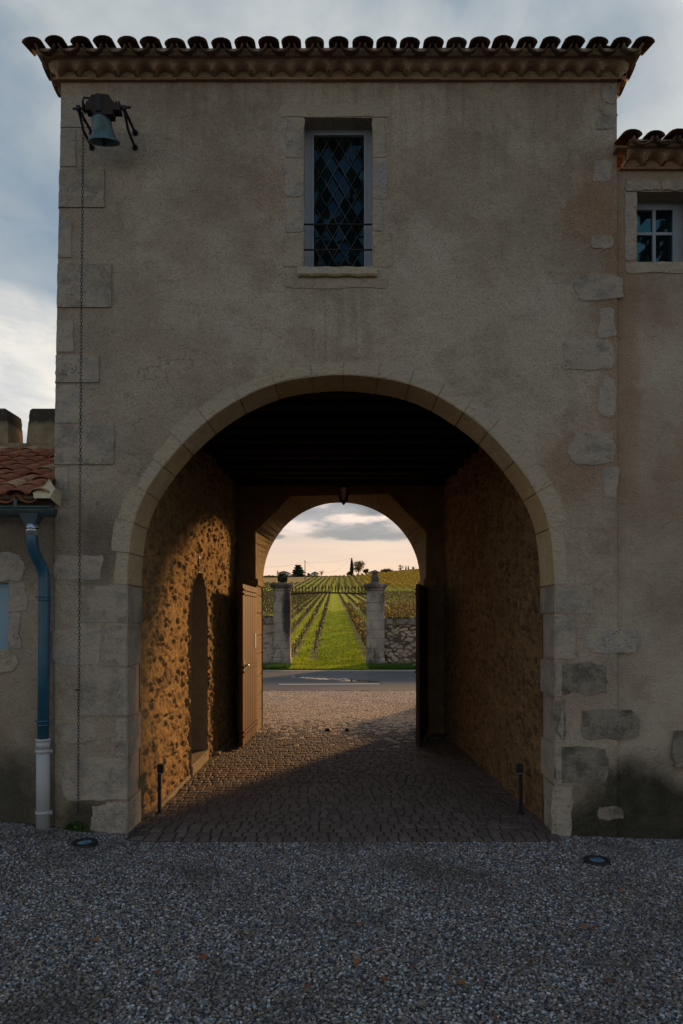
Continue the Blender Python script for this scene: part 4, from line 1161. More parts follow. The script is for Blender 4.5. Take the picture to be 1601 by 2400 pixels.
# ------------------------------------------------------------------ right wing
rw = thing('right_wing', 'lower rendered wing joined to the gatehouse, with a small four-pane window', 'building', (4, FD, 0))
RY = FD + .022
RX1 = 6.5
rx0, rx1, rz0, rz1 = FX(1496), 2.615, FZ(610), FZ(445)
RZT = FZ(396)
def right_wall():
    b = MB(); y = RY; X0 = XR - .0
    b.quad((X0, y, -.15), (rx0, y, -.15), (rx0, y, RZT), (X0, y, RZT)); b.quad((rx1, y, -.15), (RX1, y, -.15), (RX1, y, RZT), (rx1, y, RZT))
    b.quad((rx0, y, -.15), (rx1, y, -.15), (rx1, y, rz0), (rx0, y, rz0)); b.quad((rx0, y, rz1), (rx1, y, rz1), (rx1, y, RZT), (rx0, y, RZT))
    d = .25
    b.quad((rx0, y, rz0), (rx0, y, rz1), (rx0, y + d, rz1), (rx0, y + d, rz0)); b.quad((rx1, y, rz1), (rx1, y, rz0), (rx1, y + d, rz0), (rx1, y + d, rz1))
    b.quad((rx0, y, rz1), (rx1, y, rz1), (rx1, y + d, rz1), (rx0, y + d, rz1)); b.quad((rx1, y, rz0), (rx0, y, rz0), (rx0, y + d, rz0), (rx1, y + d, rz0))
    b.quad((RX1, y, -.15), (RX1, y + 4, -.15), (RX1, y + 4, RZT), (RX1, y, RZT)); b.quad((RX1, y + 4, -.15), (X0, y + 4, -.15), (X0, y + 4, RZT), (RX1, y + 4, RZT))
    b.build('wall', M['facade'], rw)
right_wall()
b = MB()
slab(b, 1466, 420, 1551, 443, .008, 1.5, 90, RY); slab(b, 1553, 418, 1660, 443, .010, 1.5, 91, RY); slab(b, 1467, 447, 1495, 607, .006, 1.2, 92, RY); slab(b, 1468, 612, 1650, 637, .006, 1.2, 93, RY)
b.build('window_surround', M['lime'], rw)
b = MB(); fy = RY + .14; t = .040
X0, X1 = rx0 - .003, rx1 - .035
for (a, c, d, e) in ((X0, X0 + t, rz0, rz1), (X1 - t, X1 + .04, rz0, rz1), (X0 + t, X1 - t, rz0, rz0 + .022), (X0 + t, X1 - t, rz1 - .05, rz1)): b.box(a, c, fy, fy + .05, d, e)
xm = FX(1534) * (fy / FD); xm = (1534 - 800.5) / 1600 * fy; zm = 1.6 + (1450 - 546.5) / 1600 * fy
b.box(xm - .012, xm + .012, fy + .004, fy + .046, rz0 + .022, rz1 - .05); b.box(X0 + t, xm - .012, fy + .006, fy + .044, zm - .011, zm + .011); b.box(xm + .012, X1 - t, fy + .006, fy + .044, zm - .011, zm + .011)
w2 = b.build('window', M['frame_paint'], rw); w2['label'] = 'small four-pane window with blue-grey frame'
b = MB()
for i, (a, c, d, e) in enumerate(((X0 + t, xm, zm, rz1 - .05), (xm, X1 - t, zm, rz1 - .05), (X0 + t, xm, rz0 + .02, zm), (xm, X1 - t, rz0 + .02, zm))):
    k = (.010, -.012, .006, -.01)[i]; b = MB(); b.quad((a, fy + .02 + k, d), (c, fy + .02, d), (c, fy + .02 + k * .5, e), (a, fy + .02, e)); b.build('glass', M['pane'], w2)
eaves(XR + .05, RX1, RY, RZT + .001, 0, 0, rw, ridge=2.0)

# ------------------------------------------------------------------ left wing
lw = thing('left_wing', 'low rendered wing with red tile roof, gutter and blue downpipe', 'building', (-4, FD, 0))
LY = FD + .02; LX0 = -7.0; LXE = XLb + .004
lx1, lz0, lz1 = FX(17), FZ(1525), FZ(1365); lx0 = lx1 - .75
LZT = FZ(1180)
b = MB(); y = LY
b.quad((lx1, y, -.15), (LXE, y, -.15), (LXE, y, LZT), (lx1, y, LZT)); b.quad((LX0, y, -.15), (lx0, y, -.15), (lx0, y, LZT), (LX0, y, LZT))
b.quad((lx0, y, -.15), (lx1, y, -.15), (lx1, y, lz0), (lx0, y, lz0)); b.quad((lx0, y, lz1), (lx1, y, lz1), (lx1, y, LZT), (lx0, y, LZT))
d = .22
b.quad((lx0, y, lz0), (lx0, y, lz1), (lx0, y + d, lz1), (lx0, y + d, lz0)); b.quad((lx1, y, lz1), (lx1, y, lz0), (lx1, y + d, lz0), (lx1, y + d, lz1))
b.quad((lx0, y, lz1), (lx1, y, lz1), (lx1, y + d, lz1), (lx0, y + d, lz1)); b.quad((lx1, y, lz0), (lx0, y, lz0), (lx0, y + d, lz0), (lx1, y + d, lz0))
b.quad((LX0, y + 4, -.15), (LX0, y, -.15), (LX0, y, LZT), (LX0, y + 4, LZT))
b.build('wall', M['facade'], lw)
b = MB(); slab(b, -60, 1295, 54, 1361, .006, 2.0, 60, LY); slab(b, 18, 1367, 60, 1434, .005, 1.4, 61, LY); slab(b, 18, 1437, 46, 1522, .005, 1.4, 62, LY); slab(b, -60, 1528, 38, 1574, .008, 2.6, 63, LY, .15)
b.build('window_surround', M['lime'], lw)
b = MB(); b.box(lx0, lx1 - .0, LY + .05, LY + .10, lz0, lz0 + .03); b.box(lx0, lx1, LY + .05, LY + .10, lz1 - .03, lz1); b.box(lx1 - .035, lx1 - .002, LY + .045, LY + .10, lz0 + .03, lz1 - .03); b.box(lx1 - .33, lx1 - .037, LY + .055, LY + .09, lz0 + .03, lz1 - .03); b.box(lx1 - .75, lx1 - .335, LY + .055, LY + .09, lz0 + .03, lz1 - .03)
b.build('shutter', M['shutter'], lw)
# roof
rt = MB(); SL = .40; sl = Vector((0, 1, SL)).normalized(); nup = Vector((0, -SL, 1)).normalized()
ey, ez = LY - .17, 2.475
tile_field(rt, Vector((LX0, ey, ez)), Vector((1, 0, 0)), sl, nup, LXE - LX0 - .06, lambda s: 2.28, .168, .080, 12, row=.235)
lr = rt.build('roof', M['roof_tile2'], lw)
b = MB(); b.quad((LX0, ey + .03, ez - .01), (LXE, ey + .03, ez - .01), (LXE, LY + 2.2, ez + SL * 2.34), (LX0, LY + 2.2, ez + SL * 2.34)); b.build('roof_boarding', M['mortar'], lr)
b = MB(); nseg = 30; vs = []; fs = []
for k in range(nseg + 1):
    x = ln(LX0, LXE + .0, k / nseg)
    for (yy, zz) in ((LY, LZT - .03), (LY - .05, LZT), (LY - .055, LZT + .03), (LY - .12, ez - .012), (LY - .13, ez + .02)): vs.append((x, yy, zz + .004 * noise.noise(Vector((x * 5, zz * 9, 0)))))
for k in range(nseg):
    for q in range(4): fs.append((k * 5 + q, k * 5 + q + 1, (k + 1) * 5 + q + 1, (k + 1) * 5 + q))
b.add(vs, fs, True); b.add([vs[-5], vs[-4], vs[-3], vs[-2], vs[-1], (LXE, LY, ez)], [(0, 1, 2, 3, 4, 5)]); b.build('eaves_band', M['mortar'], lw)
# flashing where the roof meets the gatehouse
b = MB(); xe = LXE
A = Vector((xe - .07, ey - .01, ez + .045)); 
b.add([(xe - .085, ey - .02, ez - .01), (xe + .035, ey - .03, ez - .012), (xe + .05, ey + .02, ez + .07), (xe + .0, ey + .04, ez + .14), (xe - .04, ey + .03, ez + .08), (xe - .10, ey + .0, ez + .035)], [(0, 1, 2, 5), (5, 2, 3, 4)])
b.add([(xe - .05, ey + .03, ez + .07), (xe + .0, ey + .03, ez + .12), (xe + .004, LY + 2.0, ez + SL * 2.15 + .12), (xe - .05, LY + 2.0, ez + SL * 2.15 + .05)], [(0, 1, 2, 3)])
b.add([(xe + .035, ey - .03, ez - .012), (xe + .035, LY, ez - .05), (xe + .05, LY, ez + .07), (xe + .05, ey + .02, ez + .07)], [(0, 1, 2, 3)])
b.build('flashing', M['flash'], lw)
# gutter
gx1 = FX(122) * (4.86 / FD); gyc, gzc, gr = LY - .19, 1.6 + (1450 - 1190) / 1600 * 4.88, .058
b = MB(); vs = []; fs = []; n = 10
for x in (LX0, gx1):
    for rr in (gr, gr - .006):
        for k in range(n + 1):
            a = PI + PI * k / n; vs.append((x, gyc + rr * math.cos(a), gzc + rr * math.sin(a) * 1.15))
m = n + 1
for k in range(n): fs += [(k, k + 1, 2 * m + k + 1, 2 * m + k), (m + k, 3 * m + k, 3 * m + k + 1, m + k + 1)]
fs += [tuple(range(2 * m, 3 * m)), (0, 2 * m, 3 * m, m)]; b.add(vs, fs, True); b.tube([(LX0, gyc - gr, gzc), (gx1, gyc - gr, gzc)], .009, 8)
gu = b.build('gutter', M['zinc'], lw)
for px in (42, -60):
    b = MB(); x = FX(px) * (4.88 / FD); b.box(x - .012, x + .012, gyc + gr, LY - .04, gzc + .0, gzc + .006); b.box(x - .012, x + .012, gyc - gr - .004, gyc - gr, gzc - .01, gzc + .055); b.box(x - .012, x + .012, gyc - gr, gyc + gr, gzc + .049, gzc + .055); b.build('gutter_bracket', M['zinc'], gu)
# downpipe
yt = gyc
def dp(px, py, Y): return at(px, py, Y)
b = MB()
c0 = dp(74, 1205, yt); c1 = dp(75, 1230, yt)
vs = []
for (p, wx, wy) in ((c0, .070, .055), (c1, .038, .036)):
    vs += [(p.x - wx, p.y - wy, p.z), (p.x + wx, p.y - wy, p.z), (p.x + wx, p.y + wy, p.z), (p.x - wx, p.y + wy, p.z)]
b.add(vs, [(0, 1, 5, 4), (1, 2, 6, 5), (2, 3, 7, 6), (3, 0, 4, 7)]); b.build('gutter_outlet', M['zinc'], gu)
path = [dp(75, 1228, yt), dp(75, 1262, yt), dp(76, 1278, yt + .004), dp(80, 1293, yt + .02), dp(88, 1311, yt + .055), dp(97, 1328, yt + .095), dp(102, 1341, yt + .112), dp(104, 1358, yt + .118), dp(104.5, 1420, yt + .118), dp(103, 1560, yt + .118), dp(101, 1733, yt + .118)]
py_ = yt + .118
b = MB(); b.tube(path, .0405, 18); dpo = b.build('downpipe', M['blue_pipe'], lw)
b = MB(); b.tube([dp(75, 1229, yt), dp(75, 1254, yt)], .0425, 18); b.build('zinc_collar', M['steel'], dpo)
b = MB(); b.tube([dp(75, 1238, yt), dp(75, 1241, yt)], .0445, 18); b.build('pipe_ring', M['ironwork'], dpo)
for py0 in (1397, 1405, 1688, 1697):
    b = MB(); pc = dp(104 if py0 < 1500 else 101.5, py0, py_); b.tube([pc, pc - Vector((0, 0, .010))], .047, 18)
    if py0 in (1397, 1688): b.box(pc.x - .062, pc.x + .062, pc.y - .006, pc.y + .006, pc.z - .012, pc.z); b.box(pc.x - .006, pc.x + .006, pc.y + .04, LY + .01, pc.z - .012, pc.z - .002)
    b.build('pipe_clamp', M['blue_pipe'], dpo)
b = MB(); top = dp(101, 1732, py_); bot = dp(101, 1950, py_); b.tube([top, bot], .0475, 22)
for (a, c, rr) in ((1731, 1737, .053), (1737, 1754, .0505), (1757, 1763, .055), (1900, 1907, .0525)): b.tube([dp(101, a, py_), dp(101, c, py_)], rr, 22)
b.box(top.x + .045, top.x + .068, py_ - .008, py_ + .008, dp(101, 1763, py_).z, dp(101, 1757, py_).z); b.box(top.x + .045, top.x + .066, py_ - .008, py_ + .008, dp(101, 1908, py_).z, dp(101, 1900, py_).z)
lp = b.build('lower_pipe', M['grey_pvc'], dpo); lp['label'] = 'pale grey plastic foot of the downpipe'

# crenellated wall behind the left roof
cw = thing('parapet_wall', 'weathered yellow stone parapet with dark-capped merlons behind the red roof', 'wall', (-3.5, 7.3, 0))
PY = LY + 2.22
def merl(x0, x1, z0, z1, y0, y1, slant):
    b = MB(); n = 6
    prof = [(0, 0), (.03, .62), (.035, .64), (.03, .78), (.035, .95), (.055, 1.0)]
    vs = []
    for (q, t) in prof:
        s = slant * t + (q - .03 if q > .03 else 0)
        vs += [(x0 + s, y0 + s * .5, ln(z0, z1, t)), (x1 - s, y0 + s * .5, ln(z0, z1, t)), (x1 - s, y1 - s * .5, ln(z0, z1, t)), (x0 + s, y1 - s * .5, ln(z0, z1, t))]
    fs = []
    for i in range(len(prof) - 1):
        for k in range(4): fs.append((i * 4 + k, i * 4 + (k + 1) % 4, i * 4 + 4 + (k + 1) % 4, i * 4 + 4 + k))
    m = (len(prof) - 1) * 4; fs.append((m, m + 1, m + 2, m + 3)); b.add(vs, fs); return b
def merlmat():
    t = NT('parapet_stone'); o = t.xyz()
    c = t.mix(t.ramp(t.noise(7, 6, .7), [(.35, 0), (.65, 1)]), (.22, .17, .10), (.34, .27, .17))
    cap = t.ramp(t.math('ADD', o[2], t.math('MULTIPLY', t.math('SUBTRACT', t.noise(14, 4), .5), .10)), [(0, 0), (1, 1)])
    mr = t.node('ShaderNodeMapRange'); t.link(t.math('ADD', o[2], t.math('MULTIPLY', t.math('SUBTRACT', t.noise(14, 4), .5), .12)), mr.inputs[0]); mr.inputs[1].default_value = 3.67; mr.inputs[2].default_value = 3.72
    c = t.mix(t.math('MULTIPLY', mr.outputs[0], .9), c, (.045, .042, .038))
    p = t.ramp(t.voro(30), [(.12, 1), (.2, 0)]); c = t.mix(t.math('MULTIPLY', p, .5), c, (.45, .42, .33))
    return t.done(c, .95, t.bump(t.noise(22, 6, .7), .8, .02), spec=.1)
M['parapet'] = merlmat()
zt_ = 1.6 + (1450 - 956) / 1600 * PY; zl_ = 1.6 + (1450 - 1038) / 1600 * PY; zz0 = 2.3
xm0 = (62 - 800.5) / 1600 * PY
b = MB(); b.box(-7, XLb + .1, PY, PY + .35, zz0, zl_, .01); b.build('base_wall', M['parapet'], cw)
merl(xm0, XLb - .55 + .62, zl_ - .01, zt_, PY - .004, PY + .354, .03).build('merlon', M['parapet'], cw)
xr = (20 - 800.5) / 1600 * PY
merl(xr - .62, xr, zl_ - .01, zt_, PY - .004, PY + .354, .02).build('merlon', M['parapet'], cw)
for k in range(1, 4): merl(xr - .62 - k * .85, xr - k * .85, zl_ - .01, zt_, PY - .004, PY + .354, .02).build('merlon', M['parapet'], cw)

# ------------------------------------------------------------------ bell
BY = 4.81
bc = at(245, 331, BY)
bell = thing('wall_bell', 'green bronze bell hung on an iron bracket high on the gatehouse corner', 'bell', (bc.x, FD, 5.1))
b = MB()
prof = [(.0, .190), (.045, .188), (.060, .178), (.0655, .16), (.067, .12), (.072, .08), (.082, .045), (.098, .018), (.110, .002), (.110, -.004), (.100, -.002), (.085, .02), (.066, .06), (.055, .12), (.04, .165), (.0, .17)]
vs = []; n = 32
for r_, z in prof:
    for k in range(n): a = 2 * PI * k / n; vs.append((bc.x - .028 + r_ * math.cos(a), bc.y + r_ * math.sin(a), bc.z + .032 + z * .84))
fs = [(i * n + k, i * n + (k + 1) % n, (i + 1) * n + (k + 1) % n, (i + 1) * n + k) for i in range(len(prof) - 1) for k in range(n)]
piv = Vector((bc.x, BY, at(245, 253, BY).z)); rotb = Matrix.Rotation(R(21), 3, 'X')
def tb(p): return rotb @ (Vector(p) - piv) + piv
b.add([tb(p) for p in vs], fs, True); b.build('bell_body', M['bronze'], bell)
b = MB(); b.tube([(bc.x - .028, bc.y, bc.z + .15), (bc.x - .028, bc.y, bc.z + .03)], .008, 8); b.lathe([(.004, .02), (.014, .012), (.017, 0), (.012, -.012), (.003, -.018)], (bc.x - .028, bc.y, bc.z + .022), 12); b.v = [tuple(tb(p)) for p in b.v]; b.build('clapper', M['ironwork'], bell)
b = MB()   # headstock: shouldered block
def prism(b, pts2, y0, y1):
    m = len(pts2); b.add([(x, y0, z) for x, z in pts2] + [(x, y1, z) for x, z in pts2], [tuple(range(m))[::-1], tuple(range(m, 2 * m))] + [(k, (k + 1) % m, m + (k + 1) % m, m + k) for k in range(m)])
def bp(zx, zy): p = at(150 + zx / 7.84, 200 + zy / 7.84, BY - .03); return (p.x, p.z)
prism(b, [bp(400, 335), bp(455, 270), bp(500, 180), bp(600, 165), bp(760, 165), bp(830, 182), bp(880, 270), bp(940, 330), bp(1010, 350), bp(1030, 455), bp(900, 450), bp(895, 540), bp(560, 545), bp(510, 500), bp(500, 455), bp(390, 455)], BY - .035, BY + .035)
b.build('headstock', M['headstock'], bell)
b = MB(); ax = at(245, 253, BY)
xa, xb = at(171, 256, BY).x, at(306, 252, BY).x
b.tube([(xa, BY, ax.z - .006), (xb, BY, ax.z + .004)], .0085, 10)
b.box(*sorted((at(228, 0, BY).x, at(241, 0, BY).x)), BY - .042, BY + .042, ax.z - .05, ax.z + .075, .004)
for px in (197, 207, 275, 281): xx = at(px, 0, BY).x; b.box(xx - .006, xx + .006, BY - .03, BY + .03, ax.z - .022, ax.z + .03, .003)
for px in (208, 268): xx = at(px, 0, BY).x; b.tube([(xx, BY - .01, ax.z - .01), (xx, BY - .01, ax.z - .038)], .005, 6)
b.build('axle', M['ironwork'], bell)
b = MB()   # crank lever with hanging eye
l0 = Vector((*[at(213, 238, BY).x, BY - .03, at(213, 238, BY).z],)); l1 = at(197, 228, BY - .03); l2 = at(193, 240, BY - .03); l3 = at(194, 258, BY - .03)
b.tube([l0, l1, l2, l3], .007, 8)
b.build('lever', M['ironwork'], bell)
for px in (273, 279): b = MB(); p = at(px, 240, BY - .01); b.tube([p, p + Vector((.004, 0, -.05))], .006, 6); b.build('bolt', M['ironwork'], bell)
for (pxa, pxw) in ((184, 214), (291, 318)):
    X = at(pxa, 0, BY).x; b = MB()
    zA = ax.z - .004
    b.tube([(X, BY, zA), (X, FD, zA + .012)], .0105, 8); b.tube([(X, BY, zA), (X, BY + .015, zA - .02), (X, ln(BY, FD, .35), zA - .088), (X, FD, zA - .098)], .0095, 8)
    b.box(X - .014, X + .014, BY - .014, BY + .014, zA - .016, zA + .018, .003); b.tube([(X, FD - .006, zA + .012), (X, FD + .002, zA + .012)], .022, 10); b.tube([(X, FD - .006, zA - .098), (X, FD + .002, zA - .098)], .022, 10)
    b.build('bracket', M['ironwork'], bell)
# chain
def chain():
    b = MB(); cp = [at(194.5, 262, 4.80), at(195, 330, 4.82), at(191, 700, 4.88), at(187.5, 1200, 4.96), at(185.2, 1617, 5.03), at(184.2, 1625, 5.035), at(183, 1905, 5.04)]
    tot = [0]
    for a, c in zip(cp, cp[1:]): tot.append(tot[-1] + (c - a).length)
    def pos(s):
        for i in range(len(cp) - 1):
            if s <= tot[i + 1]: return cp[i].lerp(cp[i + 1], (s - tot[i]) / (tot[i + 1] - tot[i]))
        return cp[-1]
    s = 0; k = 0; pitch = .0235; hl, hw, r = .0160, .0075, .0020
    rng = random.Random(1)
    while s < tot[-1]:
        p = pos(s); a = (0 if k % 2 else PI / 2) + .35 + rng.uniform(-.25, .25); ux = Vector((math.cos(a), math.sin(a), 0)); pts_ = []
        for q in range(10):
            t = 2 * PI * q / 10; c_, s_ = math.cos(t), math.sin(t); pts_.append(p + ux * (hw * c_) + Vector((0, 0, 1)) * (hl * s_ * (1 if abs(s_) > .5 else 1)))
        m = 5; vs = []; fs = []; nn = ux.cross(Vector((0, 0, 1)))
        for q in range(10):
            d = (pts_[(q + 1) % 10] - pts_[q - 1]).normalized(); e = d.cross(nn).normalized()
            for w in range(m): t = 2 * PI * w / m; vs.append(pts_[q] + (e * math.cos(t) + nn * math.sin(t)) * r)
        for q in range(10):
            for w in range(m): q2 = (q + 1) % 10; w2 = (w + 1) % m; fs.append((q * m + w, q * m + w2, q2 * m + w2, q2 * m + w))
        b.add(vs, fs, True); s += pitch; k += 1
    return b
o = chain().build('bell_chain', M['ironwork'], None); tag(o, 'long thin iron chain hanging from the bell down to the gravel', 'chain')
b = MB(); p = at(185.2, 1617, 5.03); b.tube([(p.x - .03, FD, p.z), (p.x - .03, p.y, p.z), (p.x + .012, p.y - .005, p.z)], .004, 6); tag(b.build('chain_hook', M['ironwork']), 'small iron hook in the wall holding the chain in', 'hook')

# ------------------------------------------------------------------ lantern, posts, floor stops, ground lights
lc = at(805.5, 1182, 7.8)
lan = thing('hanging_lantern', 'small dark lantern with amber panes hanging under the passage ceiling', 'lantern', (lc.x, 7.8, lc.z))
b = MB(); z = lc.z
b.tube([(lc.x, 7.8, z + .235), (lc.x, 7.8, 3.60)], .004, 6); b.lathe([(.03, 0), (.025, -.02), (.006, -.03)], (lc.x, 7.8, 3.60), 12); b.build('suspension_rod', M['ironwork'], lan)
b = MB(); b.lathe([(.01, .25), (.02, .235), (.03, .225), (.072, .195), (.078, .188), (.066, .183)], (lc.x, 7.8, z), 6, False); b.build('cap', M['ironwork'], lan)
b = MB(); b.lathe([(.060, .183), (.042, .045)], (lc.x, 7.8, z), 6, False); b.build('pane', M['amber'], lan)
b = MB()
for k in range(6):
    a = 2 * PI * k / 6; b.tube([(lc.x + .063 * math.cos(a), 7.8 + .063 * math.sin(a), z + .185), (lc.x + .045 * math.cos(a), 7.8 + .045 * math.sin(a), z + .04)], .004, 5)
b.lathe([(.048, .047), (.05, .035), (.034, .02), (.02, .012), (.012, -.0), (.004, -.008)], (lc.x, 7.8, z), 6, False); b.build('frame', M['ironwork'], lan)

def post(px0, side, label):
    Y = 5.62; X = (px0 - 800.5) / 1600 * Y
    r = thing('post_light', label, 'path light', (X, Y, 0), 'low black post lights inside the arch')
    b = MB(); b.box(X - .013, X + .013, Y - .013, Y + .013, -.02, .40, .003); b.box(X - .03, X + .03, Y - .03, Y + .03, -.02, .006, .002); b.build('stem', M['ironwork'], r)
    b = MB(); b.box(min(X - .013 * side, X + .037 * side), max(X - .013 * side, X + .037 * side), Y - .03, Y + .02, .335, .405, .004); h = b.build('lamp_head', M['ironwork'], r)
    b = MB(); b.box(min(X - .008 * side, X + .033 * side), max(X - .008 * side, X + .033 * side), Y - .027, Y + .017, .329, .3345); b.build('lens', M['lens'], h)
post(374, 1, 'low black post light beside the sunlit passage wall')
post(1220.5, -1, 'low black post light beside the shaded passage wall')
def stop(px, w, label):
    p = at(px, 1713, 9.73); r = thing('gate_stop', label, 'gate stop', (p.x, 9.73, 0), 'iron gate stops in the paving')
    b = MB(); b.box(p.x - w - .02, p.x + w + .02, 9.70, 9.78, -.02, .008, .003); b.build('base_plate', M['ironwork'], r)
    b = MB(); b.add([(p.x - w, 9.705, .006), (p.x + w, 9.705, .006), (p.x + w, 9.77, .006), (p.x - w, 9.77, .006), (p.x - w * .6, 9.72, .038), (p.x + w * .6, 9.72, .038), (p.x + w * .6, 9.76, .038), (p.x - w * .6, 9.76, .038)], [(0, 1, 5, 4), (1, 2, 6, 5), (2, 3, 7, 6), (3, 0, 4, 7), (4, 5, 6, 7)]); b.build('stop_block', M['ironwork'], r)
stop(768, .042, 'wider black iron gate stop in the passage paving'); stop(814, .030, 'narrower black iron gate stop in the passage paving')
def glight(px, py, rad, label):
    Y = 2560 / (py - 1450); X = (px - 800.5) / 1600 * Y; z = gz(X, Y) + .006
    r = thing('ground_light', label, 'ground light', (X, Y, z), 'round lights sunk in the gravel')
    b = MB(); vs = []; n = 32
    for (q, h) in ((rad, -.02), (rad, .008), (rad * .97, .013), (rad * .62, .013), (rad * .60, .007)):
        for k in range(n): a = 2 * PI * k / n; vs.append((X + q * math.cos(a), Y + q * math.sin(a), z + h))
    b.add(vs, [(i * n + k, i * n + (k + 1) % n, (i + 1) * n + (k + 1) % n, (i + 1) * n + k) for i in range(4) for k in range(n)], True); b.build('rim', M['ironwork'], r)
    b = MB(); vs = []; fs = []
    for i, (q, h) in enumerate(((0, .014), (.25, .0138), (.45, .012), (.59, .0085))):
        for k in range(n): a = 2 * PI * k / n; vs.append((X + rad * q * math.cos(a), Y + rad * q * math.sin(a), z + h))
    b.add(vs, [(i * n + k, i * n + (k + 1) % n, (i + 1) * n + (k + 1) % n, (i + 1) * n + k) for i in range(3) for k in range(n)], True); b.build('lens', M['lens'], r)
glight(198, 1984.5, .088, 'round light in the gravel near the grey pipe'); glight(1399, 2015, .085, 'round light in the gravel before the mossy wall')

# fallen leaves
def leaf_mesh(i, mat):
    b = MB(); rng = random.Random(i); n = 14; vs = [(0, 0, .004)]
    for k in range(n):
        a = 2 * PI * k / n; lob = (1 + .35 * math.cos(3 * a)) if i % 2 else (1 - .0 * a); r = .5 * lob * rng.uniform(.85, 1.1)
        x, y = r * math.cos(a), r * math.sin(a) * .62; vs.append((x, y, .16 * x * x + .28 * y * y + .03 * rng.uniform(-1, 1)))
    b.add(vs, [(0, 1 + k, 1 + (k + 1) % n) for k in range(n)], True)
    b.tube([(.4, 0, .03), (.85, .05, .10)], .02, 4); me = b
    o = me.build('fallen_leaf', mat); return o
leaves_px = [(212, 2081, 0), (189, 2171, 0), (227, 2205, 1), (103, 2215, 2), (478, 2246, 0), (565, 2190, 0), (1172, 2080, 2), (1160, 2152, 1), (1394, 2152, 1), (1368, 2176, 1), (1084, 2311, 1), (1130, 2303, 0), (1242, 2255, 1), (893, 2233, 2),
             (900, 2298, 0), (968, 2270, 2), (1054, 2297, 1), (1315, 2016, 1), (1459, 2089, 1), (1284, 2062, 0), (1018, 2090, 0), (1394, 2178, 2), (862, 2133, 1), (845, 2168, 1), (368, 2282, 2), (546, 2000, 2), (726, 1982, 2), (1425, 2303, 0), (835, 2259, 1), (1162, 2393, 2), (981, 2316, 2), (340, 2075, 2), (40, 2215, 0), (1371, 2375, 2), (722, 2318, 2)]
labs = ['russet fallen leaf lying on the gravel', 'ochre fallen leaf lying on the gravel', 'dark brown fallen leaf lying on the gravel']
protos = {}
for i, (px, py, m) in enumerate(leaves_px):
    key = (m, i % 2)
    if key not in protos: o = leaf_mesh(i + m, (M['deadA'], M['deadB'], M['deadC'])[m]); protos[key] = o
    else: o = protos[key].copy(); COL.objects.link(o)
    Y = 2560 / (py - 1450); X = (px - 800.5) / 1600 * Y; rng = random.Random(i + 50)
    s = rng.uniform(.030, .044) * (1.5 if (px, py) in ((1084 + 0, 2311), (1368, 2176), (565, 2190)) else 1)
    if (px, py) == (1084, 2311): s = .058
    o.location = (X, Y, gz(X, Y) + .022); o.scale = (s, s, s); o.rotation_euler = (rng.uniform(-.35, .35), rng.uniform(-.35, .35), rng.uniform(0, 6.28))
    tag(o, labs[m], 'leaf', ('russet', 'ochre', 'brown')[m] + ' fallen leaves on the gravel')
# weeds at the foot of the quoin
b = MB(); rng = random.Random(8)
for k in range(260):
    x = FX(182) + rng.gauss(0, .07); h = rng.uniform(.02, .10) * math.exp(-((x - FX(182)) / .09) ** 2); b.card((x, FD - .02 - rng.random() * .03, .01 + h), .018)
tag(b.build('weed_tuft', M['box_leaf']), 'small dark weeds growing at the wall foot below the chain', 'weed')

# ------------------------------------------------------------------ box shrubs outside the street arch
def shrub(cx, cy, rx, ry, h, label):
    r = thing('box_shrub', label, 'shrub', (cx, cy, 0), 'clipped shrubs beside the drive'); b = MB(); rng = random.Random(int(cx * 10))
    for k in range(3800):
        t = rng.random(); a = rng.uniform(0, 2 * PI); q = 1 - .35 * rng.random() ** 2; zz = .04 + t * h; w = (1 - max(0, t - .75) * 1.6)
        b.card((cx + rx * q * w * math.cos(a), cy + ry * q * w * math.sin(a), zz + .02 * rng.random()), .045)
    b.build('foliage', M['box_leaf'], r)
    s = MB()
    for k in range(5): s.tube([(cx + .05 * k - .1, cy, -.02), (cx + .09 * k - .18, cy + .05, h * .6)], .012, 5)
    s.build('stem', M['bark'], r)
shrub(-1.91, 11.9, .50, .9, .62, 'clipped green shrub beside the drive behind the orange-brown gate leaf')
shrub(1.87, 11.9, .52, .9, .62, 'clipped green shrub beside the drive behind the dark gate leaf')

